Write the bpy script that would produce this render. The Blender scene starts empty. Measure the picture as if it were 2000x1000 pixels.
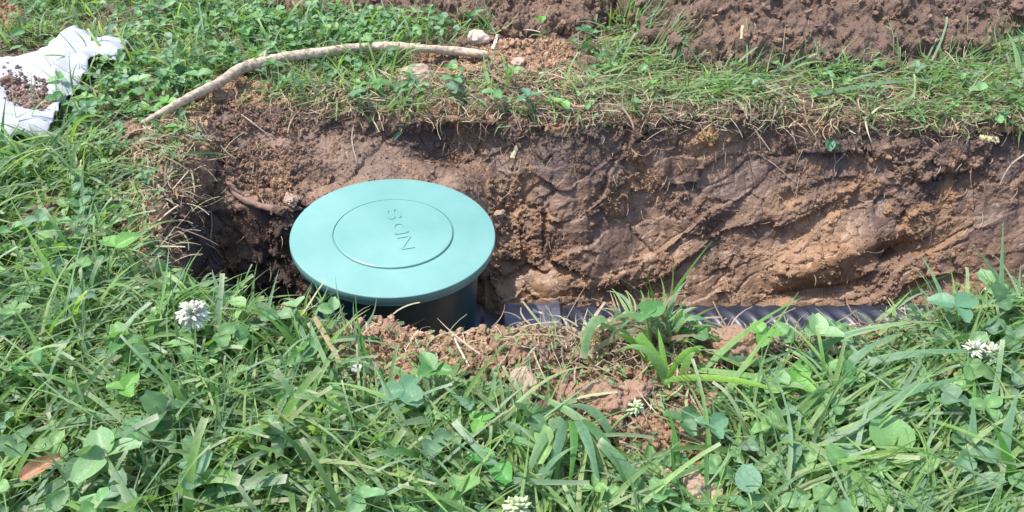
import bpy, bmesh, math
import numpy as np
from mathutils import Vector, Matrix, geometry
rng = np.random.default_rng(7)
R = math.radians
C = bpy.context.scene.collection
# ---------------------------------------------------------------- camera model
H, PITCH, F = 0.55, R(37.0), 1570.0
FW = np.array([0, math.cos(PITCH), -math.sin(PITCH)]); UP = np.array([0, math.sin(PITCH), math.cos(PITCH)])
def proj(p):
    q = np.asarray(p, float) - np.array([0, 0, H]); d = q @ FW; d = np.where(d > .02, d, .02)
    return 1000 + F*q[..., 0]/d, 500 - F*(q @ UP)/d
def P(px, py, z=0.0):
    px = np.asarray(px, float); py = np.asarray(py, float)
    d = FW + ((px-1000)/F)[..., None]*np.array([1., 0, 0]) - ((py-500)/F)[..., None]*UP
    t = (z-H)/d[..., 2]
    return np.array([0, 0, H]) + d*np.asarray(t)[..., None]
# ---------------------------------------------------------------- noise
def hash3(i, j, k, s=0):
    h = (i.astype(np.int64)*374761393 + j.astype(np.int64)*668265263 + k.astype(np.int64)*2147483647 + s*974634777) & 0xffffffff
    h = ((h ^ (h >> 13))*1274126177) & 0xffffffff
    h = ((h ^ (h >> 15))*2246822519) & 0xffffffff
    return ((h ^ (h >> 16)) & 0xffffff)/float(0xffffff)
def vn(p, s=0):
    i = np.floor(p); f = p-i; f = f*f*f*(f*(f*6-15)+10); i = i.astype(np.int64)
    r = 0
    for a in (0, 1):
        wa = f[:, 0] if a else 1-f[:, 0]
        for b in (0, 1):
            wb = f[:, 1] if b else 1-f[:, 1]
            for c in (0, 1):
                wc = f[:, 2] if c else 1-f[:, 2]
                r = r + wa*wb*wc*hash3(i[:, 0]+a, i[:, 1]+b, i[:, 2]+c, s)
    return r*2-1
def fbm(p, o=4, s=0, g=.5):
    r = 0; a = 1; n = 0
    for k in range(o):
        r = r + a*vn(p*(2.03**k)+k*17.3, s+k); n += a; a *= g
    return r/n
def worley(p, s=0):
    i = np.floor(p).astype(np.int64); b1 = np.full(len(p), 9.); b2 = b1.copy(); idx = np.zeros((len(p), 3), np.int64); vec = np.zeros((len(p), 3))
    for a in (-1, 0, 1):
        for b in (-1, 0, 1):
            for c in (-1, 0, 1):
                q = i+np.array([a, b, c])
                o = np.stack([hash3(q[:, 0], q[:, 1], q[:, 2], s+k) for k in (11, 12, 13)], 1)+q-p
                d = np.sqrt((o*o).sum(1)); m = d < b1
                b2 = np.where(m, b1, np.minimum(b2, d)); b1 = np.where(m, d, b1)
                idx[m] = q[m]; vec[m] = o[m]
    return b1, b2, idx, vec
def ss(a, b, x):
    t = np.clip((x-a)/(b-a), 0, 1); return t*t*(3-2*t)
def inpoly(px, py, poly):
    r = np.zeros(px.shape, bool); n = len(poly)
    for i in range(n):
        x0, y0 = poly[i]; x1, y1 = poly[(i+1) % n]
        c = (y0 > py) != (y1 > py)
        r ^= c & (px < (x1-x0)*(py-y0)/((y1-y0) or 1e-9)+x0)
    return r
# ---------------------------------------------------------------- mesh helpers
def mesh(name, V, faces, mat, parent=None, col=None, smooth=True, rgh=None, across=None):
    V = np.ascontiguousarray(V, np.float32); me = bpy.data.meshes.new(name)
    me.vertices.add(len(V)); me.vertices.foreach_set('co', V.ravel())
    if not isinstance(faces, (list, tuple)): faces = [faces]
    faces = [np.asarray(f, np.int32) for f in faces if len(f)]
    loops = np.concatenate([f.ravel() for f in faces]); sizes = np.concatenate([np.full(len(f), f.shape[1], np.int32) for f in faces])
    starts = np.concatenate([[0], np.cumsum(sizes)[:-1]]).astype(np.int32)
    me.loops.add(len(loops)); me.loops.foreach_set('vertex_index', loops)
    me.polygons.add(len(sizes)); me.polygons.foreach_set('loop_start', starts); me.polygons.foreach_set('loop_total', sizes)
    me.polygons.foreach_set('use_smooth', np.full(len(sizes), smooth))
    me.update(calc_edges=True)
    if col is not None:
        a = me.color_attributes.new('col', 'FLOAT_COLOR', 'POINT')
        c = np.ones((len(V), 4), np.float32); c[:, :3] = col; c[:, 3] = 1 if across is None else across; a.data.foreach_set('color', c.ravel())
    if rgh is not None:
        a = me.attributes.new('rgh', 'FLOAT', 'POINT'); a.data.foreach_set('value', np.asarray(rgh, np.float32))
    me.materials.append(mat)
    o = bpy.data.objects.new(name, me); C.objects.link(o)
    if parent: o.parent = parent
    return o
def tag(o, label=None, cat=None, group=None, kind=None):
    if label: o['label'] = label
    if cat: o['category'] = cat
    if group: o['group'] = group
    if kind: o['kind'] = kind
    return o
def empty(name, loc, label, cat, group=None):
    o = bpy.data.objects.new(name, None); C.objects.link(o); o.location = loc; o.empty_display_size = .01
    return tag(o, label, cat, group)
# ---------------------------------------------------------------- materials
def newmat(name):
    m = bpy.data.materials.new(name); m.use_nodes = True; nt = m.node_tree
    b = nt.nodes['Principled BSDF']; return m, nt, b
def nd(nt, t, **k):
    n = nt.nodes.new(t)
    for a, v in k.items():
        if a.startswith('_'): setattr(n, a[1:], v)
        else: n.inputs[a].default_value = v
    return n
def soil_mat(name, attr=True, base=(.2, .12, .08)):
    m, nt, b = newmat(name); L = nt.links
    tc = nd(nt, 'ShaderNodeTexCoord')
    n1 = nd(nt, 'ShaderNodeTexNoise', Scale=420., Detail=5., Roughness=.65); L.new(tc.outputs['Object'], n1.inputs['Vector'])
    n2 = nd(nt, 'ShaderNodeTexVoronoi', Scale=330.); L.new(tc.outputs['Object'], n2.inputs['Vector'])
    n3 = nd(nt, 'ShaderNodeTexNoise', Scale=60., Detail=6., Roughness=.6); L.new(tc.outputs['Object'], n3.inputs['Vector'])
    r = nd(nt, 'ShaderNodeMapRange'); r.inputs['To Min'].default_value = .62; r.inputs['To Max'].default_value = 1.38
    r.inputs['From Min'].default_value = .3; r.inputs['From Max'].default_value = .7
    ad = nd(nt, 'ShaderNodeMath', _operation='ADD'); L.new(n1.outputs['Fac'], ad.inputs[0]); L.new(n3.outputs['Fac'], ad.inputs[1])
    hf = nd(nt, 'ShaderNodeMath', _operation='MULTIPLY'); hf.inputs[1].default_value = .5; L.new(ad.outputs[0], hf.inputs[0]); L.new(hf.outputs[0], r.inputs['Value'])
    mx = nd(nt, 'ShaderNodeVectorMath', _operation='SCALE'); L.new(r.outputs[0], mx.inputs['Scale'])
    if attr:
        at = nd(nt, 'ShaderNodeAttribute', _attribute_name='col'); L.new(at.outputs['Color'], mx.inputs[0])
        ar = nd(nt, 'ShaderNodeAttribute', _attribute_name='rgh')
    else: mx.inputs[0].default_value = base
    L.new(mx.outputs[0], b.inputs['Base Color'])
    bu = nd(nt, 'ShaderNodeBump', Distance=.0016); h = nd(nt, 'ShaderNodeMath', _operation='SUBTRACT'); L.new(n1.outputs['Fac'], h.inputs[0]); L.new(n2.outputs['Distance'], h.inputs[1]); L.new(h.outputs[0], bu.inputs['Height'])
    if attr:
        s = nd(nt, 'ShaderNodeMapRange'); s.inputs['To Min'].default_value = .30; s.inputs['To Max'].default_value = .8; L.new(ar.outputs['Fac'], s.inputs['Value']); L.new(s.outputs[0], bu.inputs['Strength'])
        s2 = nd(nt, 'ShaderNodeMapRange'); s2.inputs['To Min'].default_value = .48; s2.inputs['To Max'].default_value = .9; L.new(ar.outputs['Fac'], s2.inputs['Value']); L.new(s2.outputs[0], b.inputs['Roughness'])
    else: bu.inputs['Strength'].default_value = .7; b.inputs['Roughness'].default_value = .9
    L.new(bu.outputs[0], b.inputs['Normal'])
    return m
def leaf_mat(name, attr=True, base=(.1, .2, .05), transl=.42, rough=.42, scale=600., spec=.5, veins=0):
    m, nt, b = newmat(name); L = nt.links; out = nt.nodes['Material Output']
    tc = nd(nt, 'ShaderNodeTexCoord'); n = nd(nt, 'ShaderNodeTexNoise', Scale=scale, Detail=4.); L.new(tc.outputs['Object'], n.inputs['Vector'])
    r = nd(nt, 'ShaderNodeMapRange'); r.inputs['From Min'].default_value = .3; r.inputs['From Max'].default_value = .7; r.inputs['To Min'].default_value = .86; r.inputs['To Max'].default_value = 1.14
    L.new(n.outputs['Fac'], r.inputs['Value'])
    mx = nd(nt, 'ShaderNodeVectorMath', _operation='SCALE'); L.new(r.outputs[0], mx.inputs['Scale']); hsrc = n.outputs['Fac']
    if attr:
        at = nd(nt, 'ShaderNodeAttribute', _attribute_name='col'); L.new(at.outputs['Color'], mx.inputs[0])
        if veins:
            m1 = nd(nt, 'ShaderNodeMath', _operation='MULTIPLY'); m1.inputs[1].default_value = 6.2832*veins; L.new(at.outputs['Alpha'], m1.inputs[0])
            sn = nd(nt, 'ShaderNodeMath', _operation='COSINE'); L.new(m1.outputs[0], sn.inputs[0])
            m2 = nd(nt, 'ShaderNodeMath', _operation='MULTIPLY_ADD'); m2.inputs[1].default_value = .10; L.new(sn.outputs[0], m2.inputs[0]); L.new(r.outputs[0], m2.inputs[2]); L.new(m2.outputs[0], mx.inputs['Scale']); hsrc = m2.outputs[0]
    else: mx.inputs[0].default_value = base
    L.new(mx.outputs[0], b.inputs['Base Color']); b.inputs['Roughness'].default_value = rough; b.inputs['Specular IOR Level'].default_value = spec
    bu = nd(nt, 'ShaderNodeBump', Distance=.0006, Strength=.5); L.new(hsrc, bu.inputs['Height']); L.new(bu.outputs[0], b.inputs['Normal'])
    tr = nd(nt, 'ShaderNodeBsdfTranslucent'); g = nd(nt, 'ShaderNodeVectorMath', _operation='MULTIPLY'); g.inputs[1].default_value = (1.5, 1.6, .6)
    L.new(mx.outputs[0], g.inputs[0]); L.new(g.outputs[0], tr.inputs['Color'])
    ms = nd(nt, 'ShaderNodeMixShader', Fac=transl); L.new(b.outputs[0], ms.inputs[1]); L.new(tr.outputs[0], ms.inputs[2]); L.new(ms.outputs[0], out.inputs['Surface'])
    return m
def plain_mat(name, base, rough=.5, nscale=80., lo=.85, hi=1.15, bump=.2, dist=.001, tint=None, stretch=None, spec=.5):
    m, nt, b = newmat(name); L = nt.links; tc = nd(nt, 'ShaderNodeTexCoord'); src = tc.outputs['Object']
    if stretch:
        mp = nd(nt, 'ShaderNodeMapping'); mp.inputs['Scale'].default_value = stretch; L.new(src, mp.inputs['Vector']); src = mp.outputs[0]
    n = nd(nt, 'ShaderNodeTexNoise', Scale=nscale, Detail=7., Roughness=.6); L.new(src, n.inputs['Vector'])
    r = nd(nt, 'ShaderNodeMapRange'); r.inputs['From Min'].default_value = .3; r.inputs['From Max'].default_value = .7
    L.new(n.outputs['Fac'], r.inputs['Value'])
    mix = nd(nt, 'ShaderNodeMix', _data_type='RGBA'); a = tuple(c*lo for c in base)+(1,); c2 = tuple(c*hi for c in (tint or base))+(1,)
    mix.inputs['A'].default_value = a; mix.inputs['B'].default_value = c2; L.new(r.outputs[0], mix.inputs['Factor']); L.new(mix.outputs['Result'], b.inputs['Base Color'])
    b.inputs['Roughness'].default_value = rough; b.inputs['Specular IOR Level'].default_value = spec
    if bump:
        bu = nd(nt, 'ShaderNodeBump', Distance=dist, Strength=bump); L.new(n.outputs['Fac'], bu.inputs['Height']); L.new(bu.outputs[0], b.inputs['Normal'])
    return m
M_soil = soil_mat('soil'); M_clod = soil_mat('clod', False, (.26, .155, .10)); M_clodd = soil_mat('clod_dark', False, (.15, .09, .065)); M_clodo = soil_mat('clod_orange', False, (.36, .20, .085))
M_clodl = soil_mat('clod_light', False, (.36, .25, .18))
M_grass = leaf_mat('grass_blade', veins=7, rough=.46, scale=260.); M_clover = leaf_mat('clover_leaf', rough=.5, transl=.3, scale=900., spec=.4)
M_straw = leaf_mat('straw', rough=.7, transl=.15, spec=.3)
# ---------------------------------------------------------------- terrain
far_px = [(-300, 150), (430, 188), (560, 185), (680, 215), (800, 222), (860, 205), (930, 215), (1050, 232), (1150, 238), (1250, 222), (1400, 215), (1600, 225), (1800, 236), (2000, 245), (2400, 255)]
near_px = [(-300, 600), (400, 598), (500, 618), (600, 640), (700, 662), (850, 668), (980, 662), (1100, 662), (1250, 664), (1450, 668), (1600, 668), (1750, 658), (1900, 632), (2000, 615), (2400, 590)]
fp = P(*np.array(far_px, float).T); npt = P(*np.array(near_px, float).T)
left_px = [(430, 180), (385, 260), (330, 330), (305, 400), (300, 480), (315, 540), (380, 610)]
lp = P(*np.array(left_px, float).T)
mb_px = [(-200, -260), (380, -60), (470, 8), (560, 45), (900, 44), (1010, 78), (1150, 72), (1215, 30), (1240, 88), (1330, 142), (1500, 152), (1700, 150), (1880, 134), (1960, 108), (2040, 66), (2300, -60)]
mbp = P(*np.array(mb_px, float).T)
def axis(segs):
    out = []
    for a, b, st in segs: out.append(np.linspace(a, b, max(2, int(round((b-a)/st))+1))[:-1])
    return np.concatenate(out+[[segs[-1][1]]])
gx = axis([(-9, -3, 1), (-3, -1.3, .1), (-1.3, -.8, .006), (-.8, .86, .0014), (.86, 1.3, .004), (1.3, 3, .06), (3, 9, 1)])
gy = axis([(-6, -.5, .8), (-.5, .3, .04), (.3, .56, .004), (.56, .66, .0018), (.66, .84, .0024), (.84, 1.13, .00085), (1.13, 1.6, .0022), (1.6, 1.65, .006), (1.65, 2, .01), (2, 4, .08), (4, 12, 1)])
nx, ny = len(gx), len(gy)
X, Y = np.meshgrid(gx, gy); X = X.ravel(); Y = Y.ravel()
p2 = np.stack([X, Y, X*0], 1)
def base_height(X, Y):
    p2 = np.stack([X, Y, X*0], 1)
    w1 = fbm(p2*9, 3, 1)*.012; w2 = fbm(p2*40, 3, 5)*.007
    yf = np.interp(X, fp[:, 0], fp[:, 1])+w1+w2; yn = np.interp(X, npt[:, 0], npt[:, 1])+fbm(p2*14+9, 3, 2)*.008
    xl = np.interp(Y, lp[::-1, 1], lp[::-1, 0])+fbm(p2*22+5, 3, 3)*.012
    lv = fbm(p2*5, 3, 8)*.010 + fbm(p2*22, 3, 9)*.004
    sp = ss(-.085, .035, X)                         # 0 = crumbly ledge side (left), 1 = long cut wall (right)
    d = yf-Y
    zA = np.interp(d, [-.2, 0, .02, .12, .20, .235, .26], [0, 0, -.012, -.045, -.075, -.23, -.31])
    zA2 = np.interp(d, [-.2, 0, .015, .10, .17, .19, .23], [0, 0, -.03, -.055, -.10, -.25, -.31])
    q = ss(-.33, -.22, X); zA = zA*(1-q)+zA2*q
    zB = np.interp(d, [-.2, -.01, .012, .05, .13, .17, .2], [0, 0, -.03, -.10, -.225, -.275, -.29])
    zf = zA*(1-sp)+zB*sp
    dn = Y-yn; zn = np.interp(dn, [-.02, 0, .012, .04, .06], [0, 0, -.03, -.2, -.32])
    dl = X-xl; zl = np.interp(dl, [-.03, 0, .02, .05, .08], [0, 0, -.03, -.2, -.33])
    fl = -.285 + fbm(p2*12, 3, 4)*.012
    floorfade = ss(1.6, 1.9, X)
    hole = np.maximum(np.maximum(zf, np.maximum(zn, zl)), fl)
    hole = np.maximum(hole, -.3*(1-floorfade))
    inside = (hole < -.001)
    yb = np.interp(X, mbp[:, 0], mbp[:, 1])+fbm(p2*7+3, 3, 21)*.02
    dm = Y-yb; rise = .33*(1-np.exp(-np.maximum(dm, 0)/.42)) * (.55+.45*ss(.05, .2, X)) + ss(-.01, .03, dm)*.012
    rise *= 1-ss(2.6, 5, np.hypot(X, Y-1.5))
    lip = np.exp(-(np.maximum(-dn, 0)/.03)**2)*.006*(dn < .005)
    return hole+lv*(hole > -.25)+rise+lip*ss(-.4, -.3, X), hole, d, dn, dl, sp, dm, w2
Z0, hole, dF, dN, dL, SP, DM, _ = base_height(X, Y)
V = np.stack([X, Y, Z0], 1)
px, py = proj(V)
fine = (X > -1.3) & (X < 1.3) & (Y > .35) & (Y < 1.7)
G = V.reshape(ny, nx, 3)
def gnormal(G):
    a = np.gradient(G, axis=1); b = np.gradient(G, axis=0); n = np.cross(a, b); return n/np.maximum(np.linalg.norm(n, axis=2, keepdims=True), 1e-12)
Nn = gnormal(G).reshape(-1, 3)
# soil masks, all living on the surface itself
nz = lambda s, k: fbm(p2*s, 3, k)
jx, jy = nz(30, 31)*16, nz(30, 32)*12
def zone(poly, soft=True): return inpoly(px+jx, py+jy, poly)
inhole = hole < -.004
mound = DM > 0
Z_near = zone([(650, 650), (700, 600), (830, 600), (1100, 625), (1320, 640), (1290, 705), (1160, 735), (1020, 750), (860, 745), (720, 750), (650, 715)])
Z_near2 = zone([(1055, 735), (1180, 695), (1340, 685), (1440, 730), (1400, 820), (1330, 905), (1190, 905), (1085, 830)])
Z_near3 = zone([(1330, 630), (1520, 640), (1470, 700), (1370, 695)])
Z_spill = zone([(868, 110), (940, 75), (1110, 82), (1140, 175), (1060, 178), (1000, 165), (900, 158), (770, 165), (765, 130), (820, 118)])
Z_bits = zone([(230, 440), (300, 400), (330, 520), (260, 520)]) | zone([(420, 150), (520, 160), (560, 190), (430, 200)]) | zone([(1290, 850), (1400, 855), (1400, 900), (1300, 900)]) | zone([(1520, 770), (1610, 760), (1600, 830), (1520, 820)]) | zone([(20, 380), (130, 380), (120, 470), (20, 460)]) | zone([(-40, -40), (40, -40), (30, 50), (-40, 60)])
Z_left = zone([(300, 250), (430, 170), (450, 300), (410, 420), (360, 520), (320, 570), (265, 520), (225, 430), (250, 310)])
bare = inhole | mound | Z_near | Z_near2 | Z_near3 | Z_left | Z_spill | Z_bits
# displacement
cr = np.zeros(len(V)); big = np.zeros(len(V)); tone = np.full(len(V), .35); rgh = np.ones(len(V)); org = np.zeros(len(V))
I = np.where(fine)[0]; q = V[I]; SPi = SP[I]; holei = hole[I]; dFi = dF[I]
onwall = (holei < -.01).astype(float)
pxi, pyi = px[I], py[I]
# cut-clay facets on the long wall
u = q.copy(); ca, sa = math.cos(R(28)), math.sin(R(28))
s_ = q[:, 1]*.45+q[:, 2]*.9
U = np.stack([q[:, 0]*ca+s_*sa, -q[:, 0]*sa+s_*ca, q[:, 1]*.2], 1)
wob = np.stack([fbm(q*8, 2, 41)+.10*fbm(q*90, 3, 44), fbm(q*10, 2, 42)+.10*fbm(q*90, 3, 45), fbm(q*10, 2, 43)], 1)*.55
strk = ss(1180, 1330, pxi)*ss(330, 430, pyi+(1500-pxi)*.1)*onwall
def facets(sc, an, seed, off, tilt, w=1.):
    pp = U*np.array([sc/an, sc, sc])+wob*w
    b1, b2, idx, vec = worley(pp, seed)
    h = hash3(idx[:, 0], idx[:, 1], idx[:, 2], seed+50)-.5; tx = hash3(idx[:, 0], idx[:, 1], idx[:, 2], seed+51)-.5; ty = hash3(idx[:, 0], idx[:, 1], idx[:, 2], seed+52)-.5
    return h*off+(tx*vec[:, 0]+ty*vec[:, 1])*tilt, b2-b1, hash3(idx[:, 0], idx[:, 1], idx[:, 2], seed+53)
f1, e1, h1 = facets(19, 1.6, 60, .010, .026)
f2, e2, h2 = facets(44, 1.8, 70, .0026, .008, 1.2)
f3, e3, h3 = facets(40, 7.0, 80, .011, .010, .35)
crumbmask = ss(.05, .18, fbm(q*13, 3, 90)+.6*fbm(q*48, 3, 91)+.10*np.exp(-e1/.12))
crumbmask = np.clip(crumbmask*(.3+.7*ss(-.45, .3, fbm(q*5, 2, 92))), 0, 1)
leftside = 1-SPi
crumby = np.clip(np.where(onwall > 0, np.maximum(crumbmask*.95, leftside*(.35+.65*crumbmask)), 1.), 0, 1)
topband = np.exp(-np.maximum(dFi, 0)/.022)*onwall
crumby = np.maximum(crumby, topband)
crk = np.exp(-e1/.03)*.0028*ss(-.1, .3, fbm(q*16, 2, 93))
g1 = fbm(q*70, 3, 100)*.0055+fbm(q*28, 3, 101)*.012
wq = np.stack([fbm(q*110, 3, 113), fbm(q*110, 3, 114), fbm(q*110, 3, 115)], 1)*.9; wb1, wb2, _, _ = worley(q*120+wq, 110); wc1, wc2, _, _ = worley(q*300+wq, 111); wd1, _, _, _ = worley(q*58+wq*.7, 112); fr_ = fbm(q*260, 3, 116)
lump = (.5-wd1)*.013+(.55-wb1)*.0085+(.55-wc1)*.0038+fr_*.003
mi = DM[I] > 0
v1 = U[:, 1]*30+.8*fbm(U*np.array([9, 14, 9]), 2, 85); rdg = vn(np.stack([U[:, 0]*5, v1, v1*0], 1), 86); rdg2 = vn(np.stack([U[:, 0]*11, v1*3.3, v1*0], 1), 87)
step_ = ss(-.06, .06, rdg)*.009+np.minimum(rdg, 0)*.006-np.exp(-(rdg2/.07)**2)*.0034*ss(-.2, .2, vn(q*14, 88))
facet = (f1+f2)*(1-strk)+strk*(step_+f1*.5+f2*.2)
smooth_disp = facet+fbm(q*60, 4, 105)*.0012
gw_ = .25+.75*leftside
D = onwall*(fr_*.0008+smooth_disp*(1-leftside*.6)-crk*(1-strk*.5)+crumby**1.6*(lump*(.55+.45*leftside)+.0035+g1*.6*gw_)+ .010*fbm(q*9, 2, 107))
D += (1-onwall)*np.where(mi, lump*.35+g1*.6, np.where(bare[I], lump*.9+g1*.8, lump*.3+g1*.3))
D += mi*(fbm(q*15, 3, 108)*.024+fbm(q*34, 3, 109)*.014+lump*(.15+.6*ss(-.1, .3, fbm(q*12, 2, 127))))
# a dark cavity and an overhanging orange shelf in the long wall
def bump(cx, cy, rx, ry, ang=0.):
    dx = pxi-cx; dy = pyi-cy; c, s = math.cos(ang), math.sin(ang); a = (dx*c+dy*s)/rx; b = (-dx*s+dy*c)/ry
    return np.exp(-(a*a+b*b))
D += onwall*(-.035*bump(1735, 490, 42, 17, -.35)+.018*bump(1610, 505, 85, 26, -.42)+.014*bump(1080, 560, 70, 30)-.012*bump(1400, 440, 60, 20, -.5)
     +.022*bump(890, 232, 60, 15)-.04*bump(880, 285, 65, 32)-.02*bump(640, 345, 60, 22)+.01*bump(1390, 300, 60, 45)-.014*bump(1200, 575, 60, 20)-.02*bump(1560, 575, 90, 14, -.2)+.012*bump(1060, 440, 60, 60))
D += (1-onwall)*(.013*bump(1010, 705, 150, 26)+.024*bump(1245, 668, 95, 22)+.022*bump(745, 655, 55, 30)+.012*bump(1210, 800, 110, 48)+.008*bump(1420, 695, 80, 20)+.012*bump(1010, 130, 110, 40)+.008*bump(340, 380, 60, 100))
lim = np.where(hole[I] < -.24, .4, 1.)
V[I] += Nn[I]*(D*lim)[:, None]
# grit: pull walls slightly under the sod for a ragged edge
# colours
rgh[I] = np.clip(crumby, 0, 1)
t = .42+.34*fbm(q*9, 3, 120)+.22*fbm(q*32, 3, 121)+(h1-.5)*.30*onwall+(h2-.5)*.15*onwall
t = t+ss(.02, .16, dFi)*.30*onwall-.42*topband-.02*onwall-.16*leftside*onwall-.6*onwall*ss(700, 560, pxi)*ss(370, 430, pyi)  # left side: darker soil, plus shade of pocket and behind lid painted in
t = np.where(mi, .34+.2*fbm(q*14, 3, 122)+.1*fbm(q*60, 3, 126), t)
nonw = (1-onwall)*(~mi)
t = np.where(nonw > 0, .82+.3*fbm(q*20, 3, 123), t)
t = np.where((nonw > 0) & ~bare[I], .34+.1*fbm(q*20, 3, 123), t)
t = np.clip(t, 0, 1)
o_ = .85*ss(.10, .38, fbm(q*15, 3, 124)+.4*fbm(q*50, 3, 125))*crumby*onwall+.9*bump(1610, 505, 95, 34, -.42)+.8*bump(1390, 290, 55, 35)+.7*bump(880, 215, 60, 16)+.8*bump(1570, 435, 22, 25)+.6*bump(1310, 500, 40, 50)
o_ = np.clip(o_, 0, 1)
dark = np.array([.075, .048, .040]); mid = np.array([.165, .100, .066]); clay = np.array([.32, .195, .115]); orange = np.array([.36, .20, .095])
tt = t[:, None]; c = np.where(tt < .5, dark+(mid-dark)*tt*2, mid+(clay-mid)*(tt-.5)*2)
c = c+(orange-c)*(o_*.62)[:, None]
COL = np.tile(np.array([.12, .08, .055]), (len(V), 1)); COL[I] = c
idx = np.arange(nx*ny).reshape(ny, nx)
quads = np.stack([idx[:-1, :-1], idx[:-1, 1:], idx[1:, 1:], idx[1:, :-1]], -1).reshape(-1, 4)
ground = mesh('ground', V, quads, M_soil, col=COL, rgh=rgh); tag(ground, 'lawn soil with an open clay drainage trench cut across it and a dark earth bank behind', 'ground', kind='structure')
GV = V.reshape(ny, nx, 3); GN = gnormal(GV).reshape(-1, 3)
ZG = GV[:, :, 2]
def hz(x, y):
    x = np.asarray(x, float); y = np.asarray(y, float)
    i = np.clip(np.searchsorted(gx, x)-1, 0, nx-2); j = np.clip(np.searchsorted(gy, y)-1, 0, ny-2)
    a = np.clip((x-gx[i])/(gx[i+1]-gx[i]), 0, 1); b = np.clip((y-gy[j])/(gy[j+1]-gy[j]), 0, 1)
    return (ZG[j, i]*(1-a)+ZG[j, i+1]*a)*(1-b)+(ZG[j+1, i]*(1-a)+ZG[j+1, i+1]*a)*b
area = np.zeros((ny, nx)); area[:, :] = np.gradient(gx)[None, :]*np.gradient(gy)[:, None]
area = area.ravel()/np.maximum(GN[:, 2], .18)
PX, PY = proj(V)
def onray(px_, py_, lift=0.):
    """point where the sight line of a photo pixel meets the ground, raised by lift"""
    d = FW + (px_-1000)/F*np.array([1., 0, 0]) - (py_-500)/F*UP
    ts = np.linspace(.5, 2.6, 1600); p = np.array([0, 0, H])+ts[:, None]*d
    h = hz(p[:, 0], p[:, 1])+lift; k = np.argmax(p[:, 2] < h)
    return p[k]
def sample(weight, n):
    w = weight*area; w = w/w.sum(); return rng.choice(len(V), n, p=w)
VISX = (PX > -160) & (PX < 2160) & (PY > -120) & (PY < 1240) & (Y > .2) & (Y < 2.2)
# ---------------------------------------------------------------- grass
def blades(root, az, e0, bend, L, W, col, blunt, roll=None, curl=None, T=8, lift=.002, fold=.22, clamp=True, colb=None, tipcol=None):
    N = len(root); t = np.linspace(0, 1, T)
    if roll is None: roll = rng.normal(0, .5, N)
    if curl is None: curl = rng.normal(0, .35, N)
    el = e0[:, None]-bend[:, None]*t[None]**1.4; a = az[:, None]+curl[:, None]*t[None]
    d = np.stack([np.cos(el)*np.cos(a), np.cos(el)*np.sin(a), np.sin(el)], -1)
    pos = np.zeros((N, T, 3)); pos[:, 0] = root
    st = (L/(T-1))[:, None]
    for k in range(1, T): pos[:, k] = pos[:, k-1]+.5*(d[:, k-1]+d[:, k])*st
    if clamp:
        g = hz(pos[..., 0], pos[..., 1])+lift+rng.uniform(0, .01, N)[:, None]*(t > .1)
        pos[:, 1:, 2] = np.maximum(pos[:, 1:, 2], g[:, 1:])
    side = np.stack([-np.sin(a), np.cos(a), a*0], -1); nrm = np.cross(d, side)
    ro = roll[:, None, None]*(.6+.8*t[None, :, None]); s2 = side*np.cos(ro)+nrm*np.sin(ro); n2 = np.cross(d, s2)
    w = W[:, None]*np.where(blunt[:, None], (.75+.25*np.sin(np.pi*np.minimum(t*1.3, 1)))[None], ((.6+.4*np.sin(np.pi*np.minimum(t*1.6, 1)))*(1-t**2.4))[None])*.5+.00012
    Vv = np.stack([pos-s2*w[..., None], pos-n2*(fold*w)[..., None], pos+s2*w[..., None]], 2)
    c = col[:, None, :]*np.ones((1, T, 1))
    if colb is not None: f = np.clip(1-t*3, 0, 1)[None, :, None]; c = c*(1-f)+colb[:, None, :]*f
    if tipcol is not None: f = np.clip((t-.8)*5, 0, 1)[None, :, None]*blunt[:, None, None]; c = c*(1-f*.7)+tipcol*f*.7
    Cc = np.repeat(c[:, :, None, :], 3, 2)*np.array([1.04, .9, 1.04])[None, None, :, None]
    b = np.arange(T*3).reshape(T, 3); qd = np.concatenate([np.stack([b[:-1, k], b[1:, k], b[1:, k+1], b[:-1, k+1]], -1) for k in (0, 1)])
    Fq = (qd[None]+(np.arange(N)*T*3)[:, None, None]).reshape(-1, 4)
    return Vv.reshape(-1, 3), Fq, Cc.reshape(-1, 3)
def merge(parts):
    Vs, Fs, Cs = [], [], []; o = 0
    for v, f, c in parts: Vs.append(v); Fs.append(f+o); Cs.append(c); o += len(v)
    return np.concatenate(Vs), np.concatenate(Fs), np.concatenate(Cs)
GREENS = np.array([[.13, .26, .07], [.18, .32, .085], [.105, .22, .085], [.16, .28, .14], [.22, .36, .11], [.10, .19, .06], [.20, .31, .18], [.25, .33, .14]])
GREENS = GREENS*np.array([1.06, 1.02, 1.05])
STRAWS = np.array([[.36, .28, .19], [.26, .19, .13], [.44, .37, .27], [.20, .14, .10], [.30, .30, .17]])
def pick(pal, n, j=.14): return pal[rng.integers(0, len(pal), n)]*rng.uniform(1-j, 1+j, (n, 1))*rng.uniform(.95, 1.05, (n, 3))
edgeF_ = np.exp(-(np.maximum(-dF, 0)/.04)**2)*(dF < .01)
HS = np.ones(len(V)); HS[inpoly(PX, PY, [(180, 260), (430, 170), (450, 640), (230, 640), (180, 430)])] = .5; HS[inpoly(PX, PY, [(300, 560), (560, 600), (700, 660), (640, 700), (300, 640)])] = .7
for dy_, f_ in ((14, .32), (32, .36), (54, .45), (78, .6), (100, .75)):
    for pol in ([(650, 650), (700, 600), (830, 600), (1100, 625), (1320, 640), (1290, 705), (1160, 735), (1020, 750), (860, 745), (720, 750), (650, 715)], [(1055, 735), (1180, 695), (1340, 685), (1440, 730), (1400, 820), (1330, 905), (1190, 905), (1085, 830)], [(1000, 630), (1850, 640), (1800, 690), (1000, 690)]):
        HS[inpoly(PX, PY-dy_, pol) & (HS > f_)] = f_
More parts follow.
